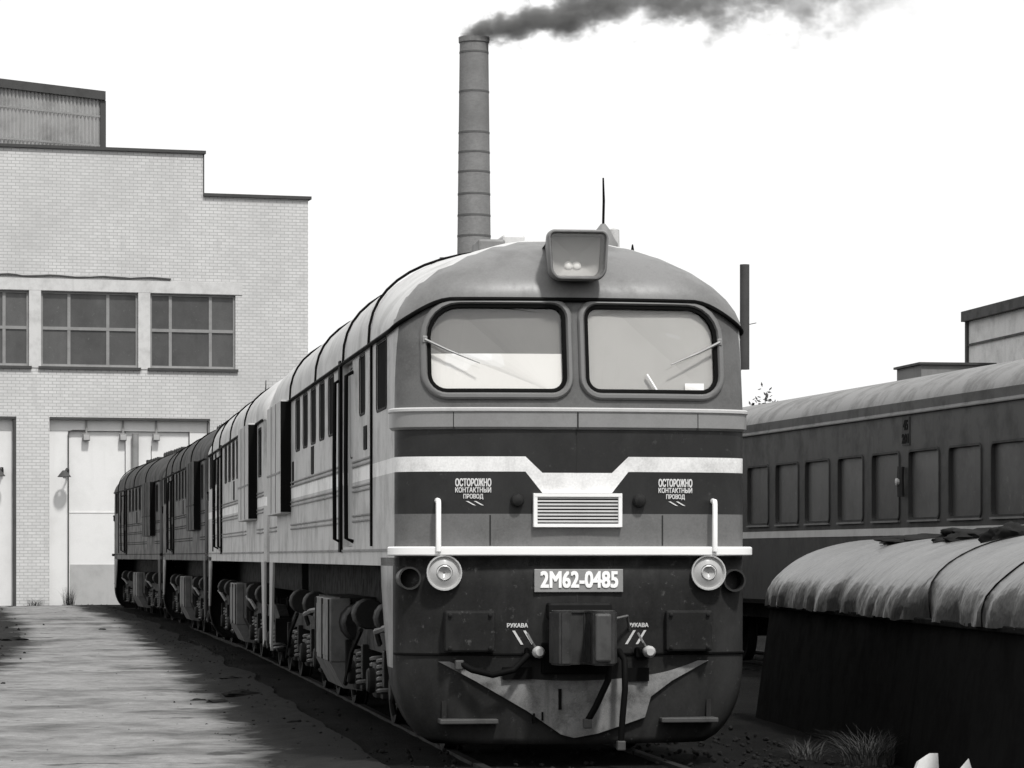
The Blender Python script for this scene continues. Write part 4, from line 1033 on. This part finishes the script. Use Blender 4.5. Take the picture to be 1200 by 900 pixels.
dn = sm.math('ADD', sm.math('SUBTRACT', 1.0, dist), sm.math('MULTIPLY', sm.math('SUBTRACT', nn, .5), 3.4))
dn = sm.math('ADD', dn, sm.math('MULTIPLY', sm.math('SUBTRACT', n2, .5), 1.2))
dn = sm.math('SUBTRACT', dn, sm.math('MULTIPLY', X, .0062))
dn = sm.ramp(dn, .15, .55)
fade = sm.math('EXPONENT', sm.math('DIVIDE', X, -17.0))
xin = sm.ramp(X, -1.4, -.4); xout = sm.ramp(X, 44.0, 34.0)
den = sm.math('MULTIPLY', sm.math('MULTIPLY', dn, sm.math('MULTIPLY', xin, xout)), sm.math('MULTIPLY_ADD', fade, 1.3, .16))
pv = sm.node('ShaderNodeVolumePrincipled'); pv.inputs['Color'].default_value = gcol(.35); sm.link(den, pv.inputs['Density'])
sm.link(pv.outputs[0], sm.n['Material Output'].inputs['Volume'])
try: sm.m.cycles.volume_step_rate = .12
except Exception: pass
rows_ = []
for i in range(24):
    x = -1.6 + 46*i/23; zc_ = 4.6*(1-math.exp(-max(x, 0)/14)); rr = 2.1 + .15*max(0, x)
    rows_.append([(x, rr*math.cos(2*math.pi*k/16), max(zc_ + rr*1.15*math.sin(2*math.pi*k/16), -.15 if x < 1.3 else -9)) for k in range(16)])
q = MB().grid(rows_, True); q.f.append(tuple(range(16))); q.f.append(tuple(range(23*16, 24*16)))
smk = q.build('smoke_plume', sm.m, None, None, (cx, CY, CT+.2)); tag(smk, 'dark smoke drifting from the chimney top', 'smoke', kind='stuff')

# ------------------------------------------------------------------ workshop, thin stack and tree beyond the coach
M['sheet2'] = dirtymat('pale_sheet', .75, .6, .5, .4, scale=.6)
M['workshop'] = dirtymat('workshop_wall', .22, .8, .5, .5, scale=.4)
WA = R(9.0); WP = at(1136, 652, 110); WP.z = 0
wk = empty('workshop', WP, WA); tag(wk, 'grey workshop with raised corrugated roof light beyond the coach roof', 'workshop')
zl = HC + (HZ-428)/FPX*107; zt0 = HC + (HZ-377)/FPX*110
MB().box(0, 22, -24, 0, -.3, zl).build('wall', M['workshop'], wk)
MB().box(-2.65, 0, -3, 0, -.3, zl).build('annex', M['workshop'], wk)
MB().box(-2.75, 0, -3.1, .1, zl, zl+.08).build('coping', M['coping'], wk)
rows_ = [[], []]; N = 160
for i in range(N+1):
    y = -20*i/N; d = .03 if i % 2 else -.03; rows_[0].append((d, y, zl)); rows_[1].append((d, y, zt0))
rl = MB().grid(rows_).build('roof_light', M['sheet2'], wk)
MB().box(.04, 9, -20, .0, zl+.1, zt0-.05).build('roof_light_core', M['workshop'], rl)
MB().box(-.25, 9.2, -20.2, .2, zt0, zt0+.36).build('fascia', M['coping'], rl)
MB().box(-.12, .12, -.02, .16, zl+.1, zt0).build('corner_post', M['coping'], rl)
MB().box(-.07, -.035, -20, 0, zl+.85, zl+.93).build('sheet_rail', M['coping'], rl)
tk_ = at(872.6, 652, 90); tk_.z = 0
sk = empty('steel_stack', tk_); tag(sk, 'thin dark steel flue pipe rising behind the locomotive cab', 'flue')
zt0 = HC + (HZ-310)/FPX*90; zm = HC + (HZ-433)/FPX*90
MB().tube([(0,0,zm), (0,0,zt0)], .14, 14).build('flue', M['coping'], sk, 40)
MB().tube([(-.20,0,-.15), (-.20,0,zm-.1), (-.1,0,zm+.1)], .06, 8).build('support', M['coping'], sk, 40)
MB().box(-.24, .02, -.03, .03, zm+.9, zm+.96).build('clamp', M['coping'], sk)
MB().tube([(.1,0,zm+1.3), (.34,0,zm+1.35)], .012, 5).build('hook', M['coping'], sk)

def tree(name, loc, h, label):
    r = empty(name, loc); tag(r, label, 'tree')
    rnd = random.Random(3); limbs = MB(); tips = []
    def grow(p0, d, L, rad, lev):
        pts = [p0]; dd = d.copy()
        for i in range(4):
            dd = (dd + Vector((rnd.uniform(-.2,.2), rnd.uniform(-.2,.2), rnd.uniform(-.05,.12)))).normalized(); pts.append(pts[-1] + dd*L/4)
        limbs.tube(pts, [rad*(1 - .14*i) for i in range(5)], 6)
        if lev == 0: tips.extend(pts[2:]); return
        for k in range(4 if lev > 1 else 5):
            b_ = pts[2 + k % 3]; n_ = (dd + Vector((rnd.uniform(-1,1), rnd.uniform(-1,1), rnd.uniform(-.2,.7)))).normalized(); grow(b_, n_, L*.62, rad*.45, lev-1)
    grow(Vector((0,0,0)), Vector((0,0,1)), h*.5, h*.025, 3)
    limbs.build('trunk', M['sleeper'], r)
    lv = MB()
    for t_ in tips:
        for k in range(14):
            c_ = t_ + Vector((rnd.gauss(0,.16), rnd.gauss(0,.16), rnd.gauss(0,.14))); a_ = Vector((rnd.uniform(-1,1), rnd.uniform(-1,1), rnd.uniform(-1,1))).normalized()*.07; b_ = a_.orthogonal().normalized()*.04
            lv.add([c_-a_, c_+b_, c_+a_, c_-b_], [(0,1,2,3)])
    lv.build('crown', M['leaf'], r)
M['leaf'] = dirtymat('dull_leaf', .06, .6, .4, .5, streak=False)
tl = at(884, 652, 78); tl.z = 0
tree('tree', tl, 5.6, 'small sparse tree showing between locomotive cab and coach roof')

# ------------------------------------------------------------------ small things on the ground
def tuft(name, x, y, n, h, spread, mat, label, group=None):
    rnd = random.Random(int(x*100)+n); q = MB()
    for i in range(n):
        a_ = rnd.uniform(0, 6.283); r0 = rnd.random()**.7*spread*.4; bx, by = r0*math.cos(a_), r0*math.sin(a_); a2 = a_ + rnd.gauss(0, .7)
        H = h*rnd.uniform(.45, 1.0); ln = spread*rnd.uniform(.2, 1.0); wd = rnd.uniform(.002, .005); pts = []
        for k in range(5):
            t = k/4; pts.append(Vector((bx + math.cos(a2)*ln*t*t, by + math.sin(a2)*ln*t*t, H*(t*1.35 - .35*t*t*(1+rnd.random()*.5)))))
        px_ = Vector((-math.sin(a2), math.cos(a2), 0))*wd; vs_ = []
        for k, v_ in enumerate(pts): m_ = 1 - k/4.3; vs_ += [v_ - px_*m_, v_ + px_*m_]
        q.add(vs_, [(2*k, 2*k+1, 2*k+3, 2*k+2) for k in range(4)])
    o = q.build(name, mat, None, None, (x, y, gh(x, y)-.01)); tag(o, label, 'grass', group); return o
M['straw'] = dirtymat('dry_grass', .075, .8, .4, .4, streak=False)
M['weed'] = dirtymat('dark_weed', .03, .8, .4, .4, streak=False)
tuft('grass_tuft', 3.10, 27.0, 420, .36, .55, M['straw'], 'large dry grass tuft at the foot of the black wagon body')
tuft('grass_tuft', 2.62, 27.6, 130, .22, .35, M['straw'], 'smaller dry grass tuft next to the large one')
p_ = spt(79, 700, .35); tuft('weed_tuft', p_.x, p_.y, 160, .75, .45, M['weed'], 'dark weeds at the gate post foot under the conduit')
p_ = spt(40, 700, .3); tuft('weed_tuft', p_.x, p_.y, 120, .35, .6, M['weed'], 'low dark weeds along the brick pier foot')
def shard(name, x, y, poly, th, tilt, mat, label, group):
    q = MB().prism(poly, -th/2, th/2, 'y'); bmv = q.build(name, mat, None, None, (x, y, gh(x, y)-.03)); bmv.rotation_euler = tilt; tag(bmv, label, 'rubble', group)
M['chalk'] = dirtymat('white_plaster', .70, .85, .3, .5, scale=5)
shard('plaster_slab', 3.29, 24.6, [(-.17,0),(.13,0),(.14,.06),(.095,.10),(.10,.275),(.03,.275),(-.06,.22)], .07, (R(-14), 0, R(12)), M['chalk'], 'larger white broken plaster slab beside the black wagon body', 'broken white slabs')
shard('plaster_slab', 3.40, 23.6, [(-.12,0),(.12,0),(.11,.17),(.065,.31),(.0,.23)], .06, (R(-10), 0, R(-14)), M['chalk'], 'smaller pointed white plaster slab next to the larger one', 'broken white slabs')
def clod(x, y, r, label, mat):
    bm = bmesh.new(); bmesh.ops.create_icosphere(bm, subdivisions=3, radius=1)
    for v_ in bm.verts:
        n_ = 1 + .45*mnoise.noise(v_.co*1.7 + Vector((x*7, y*3, 0))) + .2*mnoise.noise(v_.co*5 + Vector((0, y, x)))
        v_.co = Vector((v_.co.x*r*1.3*n_, v_.co.y*r*n_, v_.co.z*r*.34*n_))
    o = MB().bm(bm).build('clod', mat, None, 60, (x, y, gh(x, y)+.015+r*.08)); tag(o, label, 'clod', 'dark clods lying on the path')
for u, v_, r, l in ((233, 821, .075, 'small dark clod next to the round one on the pale path'), (255, 823, .10, 'round dark clod between small clod and wide clod on the path'), (283, 818, .16, 'widest dark clod on the path edge beside the battery box'), (270, 800, .12, 'dark clod just behind the widest clod on the path'), (15, 752, .2, 'big dark lump on the rubble verge of the path'), (120, 742, .07, 'lone dark clod on the path towards the shed gate'), (345, 853, .06, 'little dark clod in the locomotive shadow')):
    Y = 1.80*FPX/(v_-HZ); q = at(u, v_, Y); clod(q.x, q.y, r, l, M['stone'])
